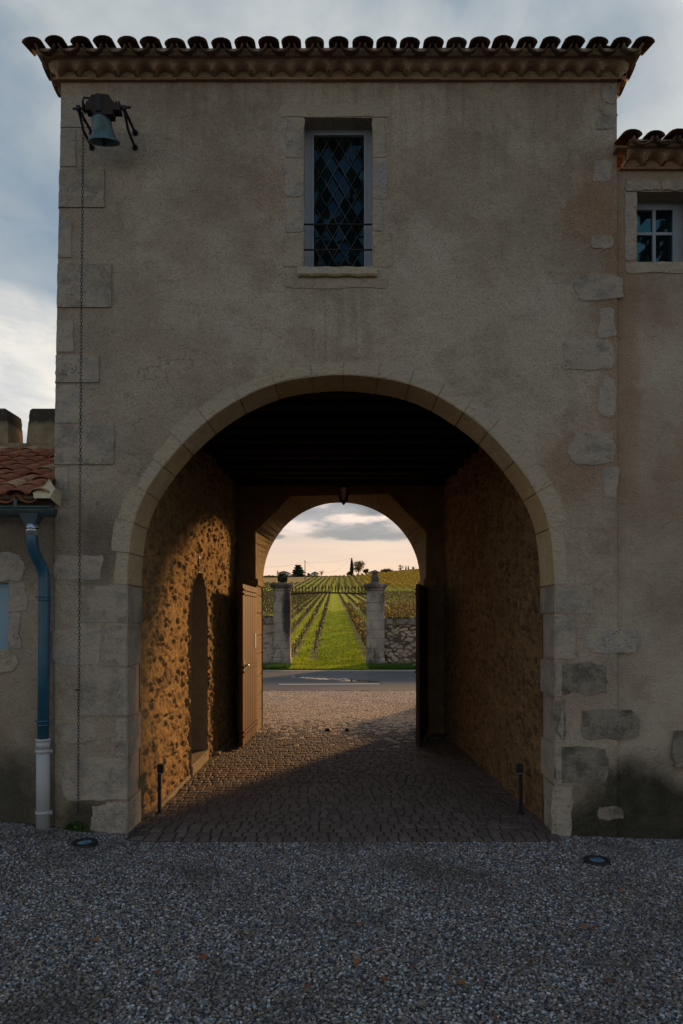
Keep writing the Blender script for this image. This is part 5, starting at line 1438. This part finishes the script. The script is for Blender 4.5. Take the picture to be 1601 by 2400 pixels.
# ------------------------------------------------------------------ roadside pillars, rail and walls
PYr = 22.6
def pillar(x0, x1, ball, label):
    cx = (x0 + x1) / 2; w = (x1 - x0) / 2; r = thing('gate_pillar', label, 'gate pillar', (cx, PYr + w, 0), 'stone pillars across the road')
    def sq(b, prof, n=4):
        vs = []; fs = []
        for (hw, z) in prof:
            for (sx, sy) in ((-1, -1), (1, -1), (1, 1), (-1, 1)): j = .006 * noise.noise(Vector((sx * 3 + cx, sy * 2, z * 5))); vs.append((cx + sx * (hw + j), PYr + w + sy * (hw + j), z))
        for i in range(len(prof) - 1):
            for k in range(4): fs.append((i * 4 + k, i * 4 + (k + 1) % 4, i * 4 + 4 + (k + 1) % 4, i * 4 + 4 + k))
        fs.append((0, 3, 2, 1)); m = (len(prof) - 1) * 4; fs.append((m, m + 1, m + 2, m + 3)); b.add(vs, fs)
    b = MB(); z = .30; rng = random.Random(int(cx * 10 + 50))
    while z < 2.50:
        h = min(rng.uniform(.26, .36), 2.52 - z)
        if 2.52 - z - h < .12: h = 2.52 - z
        e = w + rng.uniform(-.008, .006); sq(b, [(e - .014, z + .001), (e, z + .009), (e, z + h - .009), (e - .014, z + h - .001)]); z += h
    b.build('shaft', M['pillar'], r)
    b = MB(); sq(b, [(w + .015, -.05), (w + .02, .24), (w + .012, .27), (w, .30)]); b.build('base', M['pillar'], r)
    b = MB(); sq(b, [(w, 2.52), (w + .025, 2.54), (w + .03, 2.57), (w + .015, 2.58), (w + .06, 2.63), (w + .10, 2.67), (w + .11, 2.72), (w + .10, 2.76), (w * .6, 2.78)]); b.build('capital', M['pillar'], r)
    b = MB()
    if ball:
        sq(b, [(.12, 2.77), (.12, 2.82), (.09, 2.84)]); b.lathe([(.07, 2.84), (.12, 2.88), (.145, 2.94), (.14, 3.0), (.10, 3.05), (.03, 3.08)], (cx, PYr + w, 0), 14)
        m_ = MB(); rng = random.Random(5)
        for k in range(700): a = rng.uniform(0, 6.28); zz = rng.uniform(2.80, 3.10); q = .15 - .9 * abs(zz - 2.93) ** 1.5; m_.card((cx + q * math.cos(a), PYr + w + q * math.sin(a), zz), .05)
        f = b.build('finial', M['pillar'], r); m_.build('moss', M['moss'], f)
    else:
        sq(b, [(.15, 2.77), (.15, 2.83), (.12, 2.85)]); b.lathe([(.12, 2.85), (.14, 2.90), (.135, 2.98), (.105, 3.05), (.085, 3.10), (.12, 3.13), (.125, 3.16), (.09, 3.18), (.04, 3.23)], (cx, PYr + w, 0), 14); b.build('finial', M['pillar'], r)
pillar(-2.25, -1.70, True, 'dark stained stone pillar topped by a mossy ball')
pillar(.84, 1.42, False, 'pale stone pillar topped by an urn, beside the dry stone wall')
rail = thing('spiked_rail', 'rusty iron rail with a row of spikes spanning between the two pillars', 'rail', (-.43, PYr + .27, 2.4))
def rz(x): t = (x + 1.70) / 2.54; return 2.425 + .045 * math.sin(PI * t)
b = MB(); n = 24
for k in range(n):
    x0, x1 = ln(-1.70, .84, k / n), ln(-1.70, .84, (k + 1) / n)
    b.add([(x0, PYr + .25, rz(x0) - .03), (x1, PYr + .25, rz(x1) - .03), (x1, PYr + .29, rz(x1) - .03), (x0, PYr + .29, rz(x0) - .03), (x0, PYr + .25, rz(x0) + .02), (x1, PYr + .25, rz(x1) + .02), (x1, PYr + .29, rz(x1) + .02), (x0, PYr + .29, rz(x0) + .02)], [(0, 3, 2, 1), (4, 5, 6, 7), (0, 1, 5, 4), (2, 3, 7, 6), (1, 2, 6, 5), (3, 0, 4, 7)])
b.build('bar', M['rusty'], rail)
for k in range(23):
    x = -1.64 + k * .1105; z = rz(x) + .015; b = MB(); b.tube([(x, PYr + .27, z), (x, PYr + .27, z + .12), (x, PYr + .27, z + .13), (x, PYr + .27, z + .18), (x, PYr + .27, z + .25)], [.015, .015, .030, .024, .002], 6); b.build('spike', M['rusty'], rail)
def rwall(x0, x1, label, seed, cover, ztop, mt='road_wall'):
    r = thing('roadside_wall', label, 'wall', ((x0 + x1) / 2, PYr + .3, 0))
    b, a = wall_grid(lambda u, v: Vector((u, PYr + .12, v)), x0, x1, -.05, ztop - .22, .03, .025, Vector((0, -1, 0)), 4.2, 8.0, .05, seed, cover=cover)
    v0 = len(b.v)
    b.build('face', M[mt], r, a)
    c = MB(); n = 60; vs = []; fs = []
    prof = [(.10, ztop - .24), (.06, ztop - .21), (.055, ztop - .12), (.10, ztop - .03), (.28, ztop + .02), (.46, ztop - .04), (.5, ztop - .24)]
    for k in range(n + 1):
        x = ln(x0, x1, k / n)
        for (dy, z) in prof: vs.append((x, PYr + dy + .02 * noise.noise(Vector((x * 5, z * 7, 1))), z + .03 * noise.noise(Vector((x * 4, z * 3, 9)))))
    m = len(prof)
    for k in range(n):
        for q in range(m - 1): fs.append((k * m + q, k * m + q + 1, (k + 1) * m + q + 1, (k + 1) * m + q))
    c.add(vs, fs, False); c.build('coping', M['darkstone'], r)
    bk = MB(); bk.box(x0, x1, PYr + .15, PYr + .48, -.05, ztop - .2); bk.build('core', M['mortar'], r)
    ms = MB(); rng = random.Random(seed * 10)
    for k in range(int(260 * (x1 - x0))):
        x = rng.uniform(x0, x1)
        if noise.noise(Vector((x * 1.3, seed, 0))) < -.25: continue
        ms.card((x, PYr + .05 + .3 * rng.random(), ztop - .03 + .06 * rng.random() - (.10 if rng.random() < .35 else 0)), .05)
    ms.build('moss', M['moss'], r)
rwall(-9.0, -2.25, 'rendered roadside wall with dark coping beside the ball-topped pillar', 2.2, .6, 1.66, 'rendered_wall')
rwall(1.42, 9.0, 'dry stone roadside wall with mossy coping beside the urn-topped pillar', 5.1, .05, 1.62)

# ------------------------------------------------------------------ vines
def shift(y): return -.0125 * (y - 24)
def leafy_row(X0, ya, yb, dens, size, hgt, mat, label, group, stakes=True, seed=0, jit=.17):
    r = thing('vine_row', label, 'vine row', (X0 + shift(ya), ya, tz(X0, ya)), group); rng = random.Random(seed)
    b = MB(); n = int((yb - ya) * dens)
    for k in range(n):
        y = rng.uniform(ya, yb); x = X0 + shift(y) + rng.gauss(0, jit * .5)
        pl = noise.noise(Vector((X0 * 3, y * .9, 0)))
        if pl < -.28 and rng.random() < .7: continue
        t = rng.random() ** .8; b.card((x, y, tz(x, y) + .28 + t * hgt * (.75 + .3 * pl)), size * rng.uniform(.6, 1.3))
    b.build('foliage', mat, r)
    if stakes:
        s = MB(); y = ya + .3
        while y < yb:
            x = X0 + shift(y); z = tz(x, y)
            s.tube([(x, y, z - .05), (x + rng.uniform(-.05, .05), y, z + .35), (x + rng.uniform(-.08, .08), y + .05, z + .6)], .024, 5)
            if int(y) % 3 == 0: s.tube([(x, y + .3, z), (x, y + .3, z + hgt + .45)], .022, 5)
            y += 1.0
        s.build('stem', M['bark'], r)
for k in range(14):
    lab = 'leafy autumn vine row bordering the grass lane' if k == 0 else 'leafy autumn vine row beyond the urn-topped pillar'
    leafy_row(1.12 + 1.35 * k, 24.8 + .15 * (k % 3), 66 + 4 * (k % 3), 62 if k < 5 else 46, .105, .78, M['vine_leaf'], lab, 'leafy vine rows behind the dry stone wall' if k else None, True, k)
def low_row(X0, ya, yb, label, group, seed):
    r = thing('young_vine_row', label, 'vine row', (X0 + shift(ya), ya, tz(X0, ya)), group); rng = random.Random(seed); b = MB(); y = ya
    while y < yb:
        x = X0 + shift(y) + rng.uniform(-.04, .04); z = tz(x, y); w = .028 if y < 60 else .05
        b.tube([(x, y, z - .03), (x + rng.uniform(-.05, .05), y, z + rng.uniform(.28, .5))], w * .5, 4, smooth=False)
        for q in range(5): b.card((x + rng.gauss(0, .09), y + rng.gauss(0, .15), z + rng.uniform(.04, .38)), .085 if y < 60 else .13)
        y += rng.uniform(.7, .95) if y < 80 else rng.uniform(.8, 1.4)
    b.build('plants', M['vine_low'], r)
for k in range(25): low_row(-1.05 - .80 * k, 26.5 if k else 27.2, 190, 'low young vine row on a bare soil strip', 'young vine rows left of the grass lane', 40 + k)
for k in range(17): low_row(1.12 + 1.35 * k, 76, 190, 'low young vine row on the green slope above the leafy rows', 'young vine rows on the slope above the leafy rows', 80 + k)
# the far block of yellow vines on the rise
for k in range(26):
    X0 = -6 + 2.5 * k; ya = 205 if k < 12 else 205 + (k - 12) * 3.0
    r = thing('vine_row', 'distant yellow vine row climbing the hill', 'vine row', (X0, ya, tz(X0, ya)), 'distant yellow vine rows on the hill'); rng = random.Random(200 + k); b = MB()
    yb = 395; yellow = ss(-8, 12, X0)
    for q in range(int((yb - ya) * 9)):
        y = rng.uniform(ya, yb); x = X0 + rng.gauss(0, .22)
        if rng.random() > .35 + .65 * yellow: continue
        b.card((x, y, tz(x, y) + .2 + rng.random() * (.7 + .5 * yellow)), .32)
    b.build('foliage', M['vine_far'] if k > 5 else M['vine_leaf'], r)
for k in range(12):
    X0 = -8.4 - 2.4 * k; r = thing('young_vine_row', 'distant brown vine row on the hill left of the yellow rows', 'vine row', (X0, 205, tz(X0, 205)), 'distant brown vine rows'); rng = random.Random(300 + k); b = MB()
    for q in range(500):
        y = rng.uniform(200, 284 if k > 3 else 380); x = X0 + rng.gauss(0, .15); b.card((x, y, tz(x, y) + .1 + rng.random() * .4), .3)
    b.build('plants', M['vine_low'], r)

# ------------------------------------------------------------------ the skyline
def sk(px, py, Y): return at(px, py, Y)
def house(px0, px1, pyb, pye, pyr, Y, label, wallm='house_wall', hip=True, wins=2, dep=7):
    A, B = sk(px0, pyb, Y), sk(px1, pyb, Y); ze, zr = sk(0, pye, Y).z, sk(0, pyr, Y).z; x0, x1 = A.x, B.x; z0 = A.z - 3
    r = thing('house', label, 'house', ((x0 + x1) / 2, Y, z0))
    b = MB(); b.box(x0, x1, Y, Y + dep, z0, ze); b.build('wall', M[wallm], r)
    b = MB(); o_ = .35; i = (min(dep / 2, (x1 - x0) * .45)) if hip else .0
    b.add([(x0 - o_, Y - o_, ze), (x1 + o_, Y - o_, ze), (x1 + o_, Y + dep + o_, ze), (x0 - o_, Y + dep + o_, ze), (x0 + i, Y + dep / 2, zr), (x1 - i, Y + dep / 2, zr)], [(0, 1, 5, 4), (1, 2, 5), (2, 3, 4, 5), (3, 0, 4), (0, 3, 2, 1)])
    rf = b.build('roof', M['house_roof'], r)
    h = ze - A.z
    for k in range(wins):
        xx = ln(x0, x1, (k + .6) / (wins + .2)); b = MB(); b.box(xx - .4, xx + .4, Y - .03, Y + .05, A.z + h * .35, A.z + h * .8); b.build('window', M['house_win'], r)
    return r, rf
house(621, 639, 1354, 1351, 1347, 430, 'small low house at the left end of the skyline')
h2, rf = house(649, 680, 1354, 1343, 1337.5, 425, 'two-storey house with a hipped roof left of the dark conifer', wins=3)
b = MB(); p = sk(651, 1338, 428); b.box(p.x - .35, p.x + .35, 427.6, 428.4, p.z - 1.5, p.z + .3); b.build('chimney', M['house_wall2'], rf)
house(730, 746, 1355, 1343.5, 1338.5, 420, 'tower-like house with a pointed roof right of the pole', 'house_wall2', wins=1)
house(747, 779, 1356, 1351.5, 1349, 426, 'long low house with a pale wall beside the tower-like house', wins=3)
house(781, 803, 1354, 1351.5, 1349.5, 440, 'small low house left of the cypress', 'house_wall2')
house(864, 892, 1346, 1341, 1335.5, 420, 'house with a wide tiled roof rising behind the urn', 'house_wall2')

def tree(name, label, px, pyb, pyt, wpx, Y, shape, mat, n=1800, leaf=.5, group=None, trunk=.25, seed=0):
    B = sk(px, pyb, Y); T = sk(px, pyt, Y); h = T.z - B.z; w = wpx / 1600 * Y / 2
    r = thing(name, label, 'tree', (B.x, Y, B.z), group); rng = random.Random(seed); s = MB()
    s.tube([(B.x, Y, B.z - 2.5), (B.x, Y, B.z + h * .3), (B.x + .1, Y, B.z + h * .85)], [trunk, trunk * .8, .05], 7)
    b = MB()
    if shape == 'cyp':
        for k in range(n):
            t = rng.random(); q = w * (math.sin(PI * min(1, t * .9 + .10)) ** .6) * (1 - .5 * t) * 1.2; a = rng.uniform(0, 6.28); e = rng.random() ** .4
            b.card((B.x + q * e * math.cos(a), Y + q * e * math.sin(a), B.z + t * h), leaf)
    elif shape == 'con':
        for k in range(16):
            zc = B.z + h * rng.uniform(.1, .8); a = rng.uniform(0, 6.28); q = w * (1 - (zc - B.z) / h * .65); s.tube([(B.x, Y, zc - h * .1), (B.x + q * math.cos(a) * .9, Y + q * math.sin(a) * .9, zc + .4)], [.09, .02], 5)
        for k in range(n):
            t = rng.random() ** 1.2; lay = .78 + .22 * math.sin(t * 34); a = rng.uniform(0, 6.28); q = 1.55 * w * (1 - t * .68) * lay * (.85 + .35 * noise.noise(Vector((math.cos(a) * 2, math.sin(a) * 2, t * 5)))); e = rng.random() ** .5
            b.card((B.x + q * e * math.cos(a), Y + q * e * math.sin(a), B.z + h * (.03 + t * .95)), leaf)
    else:
        cl = []
        for k in range(22 if shape == 'round' else 16):
            a = rng.uniform(0, 6.28); zc = rng.uniform(.38, .92); q = w * rng.uniform(.15, .85) * math.sin(PI * min(.95, zc * .85)); c = Vector((B.x + q * math.cos(a), Y + q * math.sin(a), B.z + h * zc)); cl.append(c)
            mid = Vector((B.x, Y, B.z + h * zc * .45)); s.tube([mid, mid.lerp(c, .5) + Vector((0, 0, .2)), c], [trunk * .45, trunk * .25, .03], 5)
        if shape == 'round':
            for k in range(n):
                c = rng.choice(cl); rr = w * .26; b.card(c + Vector((rng.gauss(0, rr), rng.gauss(0, rr), rng.gauss(0, rr * .6))), leaf)
        else:
            for c in cl:
                for k in range(14):
                    e = c + Vector((rng.gauss(0, w * .22), rng.gauss(0, w * .22), rng.uniform(0, h * .16))); b.tube([c, e], [.035, .012], 3, cap=False)
            for k in range(n // 6):
                c = rng.choice(cl); b.card(c + Vector((rng.gauss(0, w * .2), rng.gauss(0, w * .2), rng.gauss(0, w * .2))), leaf * .5)
    s.build('trunk', M['bark'], r); b.build('crown', M[mat], r)
tree('conifer_tree', 'broad dark conifer between the two-storey house and the pole', 699, 1355, 1324, 34, 410, 'con', 'conifer', 4200, .55, seed=1)
tree('cypress_tree', 'tall narrow dark cypress on the skyline centre', 824.5, 1352, 1308, 8.5, 405, 'cyp', 'conifer', 2600, .45, seed=2)
tree('round_tree', 'airy round-headed tree right of the tall cypress', 841, 1351, 1316, 30, 410, 'round', 'autumn_leaf', 1500, .4, seed=3)
tree('bare_tree', 'bare tree behind the tower-like house', 753, 1352, 1337, 14, 435, 'bare', 'twig', 400, .5, seed=4)
tree('bare_tree', 'bare tree on the hill left of the two thin cypresses', 938, 1342, 1324, 16, 405, 'bare', 'twig', 500, .5, seed=5)
tree('bare_tree', 'low bare tree at the right end of the skyline', 969, 1339, 1328, 10, 405, 'bare', 'twig', 400, .5, seed=6)
tree('cypress_tree', 'left one of two thin cypresses on the hill', 951.5, 1341, 1326, 3, 405, 'cyp', 'conifer', 500, .35, 'two thin cypresses on the hill', .12, 7)
tree('cypress_tree', 'right one of two thin cypresses on the hill', 957, 1341, 1326, 3, 405, 'cyp', 'conifer', 500, .35, 'two thin cypresses on the hill', .12, 8)
tree('shrub', 'small dark bush between the pole and the tower-like house', 725, 1354, 1344, 9, 412, 'round', 'conifer', 700, .5, None, .15, 9)
tree('shrub', 'low dark bush at the foot of the tall cypress', 818, 1351, 1340, 10, 410, 'round', 'broadleaf', 700, .5, None, .12, 10)
tree('shrub', 'low bush right of the airy round-headed tree', 858, 1349, 1334, 12, 412, 'round', 'broadleaf', 600, .5, None, .12, 11)
tree('shrub', 'low spreading bush right of the wide-roofed house', 905, 1345, 1336, 26, 408, 'round', 'broadleaf', 1300, .5, None, .12, 12)
b = MB(); rng = random.Random(44)
for k in range(5200):
    px = rng.uniform(560, 1010); yb = 1354 - 16 * ss(820, 990, px); p = sk(px, yb - rng.random() ** 2 * (4 + 3 * noise.noise(Vector((px * .06, 0, 0)))), 402 + rng.random() * 12); b.card(p, .7)
tag(b.build('hedgerow', M['broadleaf']), 'low scrubby hedgerow running along the crest of the hill', 'hedge', kind='stuff')
def pole(px, pyb, pyt, Y, label, arm):
    B, T = sk(px, pyb, Y), sk(px, pyt, Y); r = thing('utility_pole', label, 'utility pole', (B.x, Y, B.z)); b = MB(); b.tube([(B.x, Y, B.z - 2), (B.x, Y, T.z)], [.24, .16], 8); b.build('post', M['pole_wood'], r)
    b = MB(); b.tube([(B.x - arm, Y, T.z - .5), (B.x + arm * .3, Y, T.z - .3)], .08, 5); b.build('crossarm', M['pole_wood'], r); return Vector((B.x, Y, T.z - .4))
p1 = pole(715, 1360, 1313.5, 330, 'wooden utility pole right of the dark conifer', .5); p2 = pole(824, 1350, 1307, 412, 'wooden utility pole rising behind the tall cypress', 1.2)
def wire(a, c, sag, label):
    b = MB(); pts_ = [a.lerp(c, t / 20) - Vector((0, 0, sag * 4 * (t / 20) * (1 - t / 20))) for t in range(21)]; b.tube(pts_, .035, 4); tag(b.build('overhead_wire', M['ironwork']), label, 'wire')
wire(p1, p2 + Vector((-.8, 0, 0)), 7.0, 'sagging overhead wire between the two poles'); wire(p1 + Vector((0, 0, -.5)), p2, 1.0, 'taut overhead wire between the two poles'); wire(p1, at(560, 1320, 300), 2.2, 'overhead wire leading left from the pole by the conifer')

# ------------------------------------------------------------------ the courtyard tree that the windows mirror
def court_tree(cx, cy, label, seed, n=8000, k_=1.2):
    r = thing('courtyard_tree', label, 'tree', (cx, cy, 0), 'courtyard trees mirrored in the windows'); rng = random.Random(seed); s = MB(); b = MB()
    s.tube([(cx, cy, -.1), (cx + .1, cy, 3), (cx - .1, cy + .2, 7), (cx, cy, 11 * k_)], [.38, .28, .2, .08], 10); cl = []
    for k in range(34):
        a = rng.uniform(0, 6.28); z = rng.uniform(6, 15); q = 4.6 * math.sin(PI * (z - 3.5) / 13.5) * rng.uniform(.3, 1); z *= k_; c = Vector((cx + q * math.cos(a), cy + q * math.sin(a), z)); cl.append(c)
        m = Vector((cx, cy, z * .55)); s.tube([m, m.lerp(c, .5) + Vector((0, 0, .4)), c], [.12, .07, .02], 6)
    for k in range(n): c = rng.choice(cl); b.card(c + Vector((rng.gauss(0, .8), rng.gauss(0, .8), rng.gauss(0, .55))), .34)
    s.build('trunk', M['bark'], r); b.build('crown', M['court_leaf'], r)
court_tree(-1.5, -13, 'tall courtyard tree mirrored in the leaded window', 3)
court_tree(12.9, -15, 'tall courtyard tree mirrored in the small four-pane window', 4)

# ------------------------------------------------------------------ light
AZ = math.atan2(1.0, 1.65); EL = R(13.0)
sd = Vector((math.sin(AZ) * math.cos(EL), math.cos(AZ) * math.cos(EL), math.sin(EL)))
sun = bpy.data.lights.new('sun', 'SUN'); sun.energy = 4.9; sun.angle = R(5.0); sun.color = (1.0, .56, .21)
so = bpy.data.objects.new('sun', sun); COL.objects.link(so); so.rotation_euler = (-sd).to_track_quat('-Z', 'Y').to_euler()

W = bpy.data.worlds.new('World'); scene.world = W; W.use_nodes = True; t = W.node_tree; N = t.nodes; L = t.links
bg = N['Background']; bg.inputs['Strength'].default_value = .1
sky = N.new('ShaderNodeTexSky'); sky.sky_type = 'NISHITA'; sky.sun_disc = False; sky.sun_elevation = EL; sky.sun_rotation = AZ; sky.air_density = 1.0; sky.dust_density = 2.0; sky.ozone_density = 1.5
tc = N.new('ShaderNodeTexCoord')
def mth(op, a, b_=0.0, clamp=False):
    m = N.new('ShaderNodeMath'); m.operation = op; m.use_clamp = clamp
    for i, v in enumerate((a, b_)):
        if isinstance(v, bpy.types.NodeSocket): L.new(v, m.inputs[i])
        else: m.inputs[i].default_value = v
    return m.outputs[0]
def rmp(f, stops):
    r = N.new('ShaderNodeValToRGB'); L.new(f, r.inputs[0]); cr = r.color_ramp
    while len(cr.elements) < len(stops): cr.elements.new(.5)
    for e, (p, c) in zip(cr.elements, stops): e.position = p; e.color = (c, c, c, 1) if not hasattr(c, '__len__') else (*c, 1)
    return r.outputs[0]
def mx(f, a, b_, mode='MIX'):
    m = N.new('ShaderNodeMix'); m.data_type = 'RGBA'; m.blend_type = mode
    if isinstance(f, bpy.types.NodeSocket): L.new(f, m.inputs[0])
    else: m.inputs[0].default_value = f
    for i, v in ((6, a), (7, b_)):
        if isinstance(v, bpy.types.NodeSocket): L.new(v, m.inputs[i])
        else: m.inputs[i].default_value = (*v, 1)
    return m.outputs[2]
sep = N.new('ShaderNodeSeparateXYZ'); L.new(tc.outputs['Generated'], sep.inputs[0])
X, Y, Z = sep.outputs
hz = mth('MAXIMUM', Z, .012)
hr = mth('SQRT', mth('ADD', mth('MULTIPLY', X, X), mth('MULTIPLY', Y, Y)))
el = mth('DIVIDE', Z, mth('MAXIMUM', hr, .001))                 # tan(elevation)
az = mth('ARCTAN2', X, Y)
def cvec(sx, sy, off):
    c = N.new('ShaderNodeCombineXYZ'); L.new(mth('MULTIPLY', az, sx), c.inputs[0]); L.new(mth('MULTIPLY', el, sy), c.inputs[1]); c.inputs[2].default_value = off; return c.outputs[0]
def nz(vec, sc, det, rough, dist=0):
    n = N.new('ShaderNodeTexNoise'); L.new(vec, n.inputs['Vector']); n.inputs['Scale'].default_value = sc; n.inputs['Detail'].default_value = det; n.inputs['Roughness'].default_value = rough; n.inputs['Distortion'].default_value = dist; return n.outputs['Fac']
S = 10.0
def sc(c): return tuple(x * S for x in c)
# broad layer: grey-blue cloud with gaps of blue
n1 = nz(cvec(1.5, 3.0, 2.7), 1.0, 5, .5)
cloud = rmp(n1, [(.36, (0, 0, 0)), (.56, (1, 1, 1))])
dm = N.new('ShaderNodeMapping'); L.new(tc.outputs['Generated'], dm.inputs[0]); dm.inputs['Scale'].default_value = (1, 1, 1.7); dm.inputs['Location'].default_value = (3.3, 1.2, 6.4)
high = rmp(nz(dm.outputs[0], 2.6, 7, .52, .25), [(.38, sc((.21, .29, .38))), (.46, sc((.31, .37, .42))), (.53, sc((.43, .47, .49))), (.64, sc((.62, .64, .63)))])
base = mx(.88, sky.outputs[0], high)
# warm glow toward the horizon on the sunward side
low = rmp(el, [(.02, (1, 1, 1)), (.14, (.75, .75, .75)), (.30, (.25, .25, .25)), (.5, (0, 0, 0))])
side = rmp(mth('ADD', mth('MULTIPLY', mth('COSINE', mth('SUBTRACT', az, .35)), .5), .5), [(.45, (0, 0, 0)), (.9, (1, 1, 1))])
glow = mx(mth('MULTIPLY', low, side), base, rmp(el, [(.05, sc((.92, .64, .44))), (.11, sc((.86, .66, .50))), (.18, sc((.62, .60, .58))), (.45, sc((.6, .64, .70)))]))
# cumulus bands low in the sky ahead
n2 = nz(cvec(7.0, 24.0, 1.3), 1.0, 8, .62, .25)
def band(c, w, a0, aw):
    e = mth('DIVIDE', mth('SUBTRACT', el, c), w); a = mth('DIVIDE', mth('SUBTRACT', az, a0), aw)
    return mth('SUBTRACT', 1.0, mth('ADD', mth('MULTIPLY', e, e), mth('MULTIPLY', a, a)))
nn = mth('MULTIPLY', mth('SUBTRACT', n2, .5), 5.5)
near = rmp(el, [(.22, (1, 1, 1)), (.36, (0, 0, 0))])
veil = mth('ADD', band(.175, .050, .0, .9), mth('MULTIPLY', mth('SUBTRACT', n2, .5), 4.0))       # the broad grey bank
c = mx(mth('MULTIPLY', mth('MULTIPLY', rmp(veil, [(-.0, 0), (.9, 1)]), near), .95), glow, mx(rmp(nz(cvec(10, 30, 4), 1, 6, .6), [(.3, 0), (.7, 1)]), sc((.24, .26, .28)), sc((.44, .43, .43))))
hl = mth('ADD', mth('MAXIMUM', mth('MAXIMUM', band(.142, .012, .06, .13), band(.132, .014, -.085, .055)), band(.168, .008, -.035, .03)), mth('MULTIPLY', mth('SUBTRACT', nz(cvec(12, 38, 8.2), 1, 7, .6), .5), 5.0))
c = mx(mth('MULTIPLY', rmp(hl, [(.1, 0), (1.2, 1)]), .9), c, sc((.95, .77, .66)))
bar = mth('ADD', mth('MAXIMUM', band(.1215, .0115, .035, .10), mth('MAXIMUM', band(.119, .006, -.105, .03), band(.165, .016, .04, .05))), mth('MULTIPLY', mth('SUBTRACT', nz(cvec(9, 34, 3.1), 1, 7, .58), .5), 3.2))
c = mx(mth('MULTIPLY', rmp(bar, [(.15, 0), (.75, 1)]), .9), c, mx(rmp(nz(cvec(14, 50, 4), 1, 5, .6), [(.3, 0), (.7, 1)]), sc((.19, .21, .225)), sc((.30, .305, .31))))
wisp = rmp(nz(cvec(4, 40, 6.5), 1, 6, .55), [(.46, 0), (.62, 1)])
c = mx(mth('MULTIPLY', mth('MULTIPLY', wisp, rmp(el, [(.075, 0), (.10, 1), (.2, 1), (.32, 0)])), .28), c, sc((.50, .46, .44)))
# white bank low on the left
wb = mth('ADD', band(.33, .10, -.46, .28), mth('MULTIPLY', mth('SUBTRACT', nz(cvec(3, 9, 7), 1, 5, .5), .5), 3.0))
c = mx(mth('MULTIPLY', rmp(wb, [(-.3, 0), (.9, 1)]), .85), c, sc((.90, .84, .75)))
lb = mth('ADD', band(.42, .22, -.5, .30), mth('MULTIPLY', mth('SUBTRACT', nz(cvec(3.5, 7, 17), 1, 8, .6, .5), .5), 4.5))
c = mx(mth('MULTIPLY', rmp(lb, [(.5, 0), (1.4, 1)]), .55), c, sc((.34, .40, .46)))
# sky behind viewer: darker blue above, bright low band added to light the facade
back = rmp(Y, [(.0, (1, 1, 1)), (.35, (0, 0, 0))])
cback = N.new('ShaderNodeMath')
rY = mth('ADD', mth('MULTIPLY', Y, .5), .5)
backm = rmp(rY, [(.30, (1, 1, 1)), (.62, (0, 0, 0))])
c = mx(backm, c, mx(rmp(el, [(.25, 0), (.85, 1)]), sc((.64, .63, .60)), rmp(nz(cvec(1.2, 2.0, 5.5), 1.4, 5, .5), [(.38, sc((.10, .20, .38))), (.6, sc((.22, .30, .40)))])))
# below the horizon: plain earth tone
c = mx(rmp(mth('ADD', mth('MULTIPLY', Z, 20), .5), [(.4, (1, 1, 1)), (.5, (0, 0, 0))]), c, sc((.06, .055, .045)))
L.new(c, bg.inputs['Color'])

# ------------------------------------------------------------------ camera
cam = bpy.data.cameras.new('camera'); co = bpy.data.objects.new('camera', cam); COL.objects.link(co)
co.location = (0, 0, 1.6); co.rotation_euler = (R(90), 0, 0)
cam.sensor_fit = 'VERTICAL'; cam.sensor_height = 36; cam.lens = 24.0; cam.shift_y = 250 / 2400; cam.clip_end = 6000; cam.clip_start = .05
scene.camera = co
scene.view_settings.view_transform = 'Standard'; scene.view_settings.look = 'None'; scene.view_settings.exposure = 0.18; scene.view_settings.gamma = 1
scene.render.engine = 'CYCLES'
scene.cycles.use_denoising = True
scene.cycles.max_bounces = 8; scene.cycles.diffuse_bounces = 5; scene.cycles.glossy_bounces = 4
scene.cycles.sample_clamp_indirect = 6
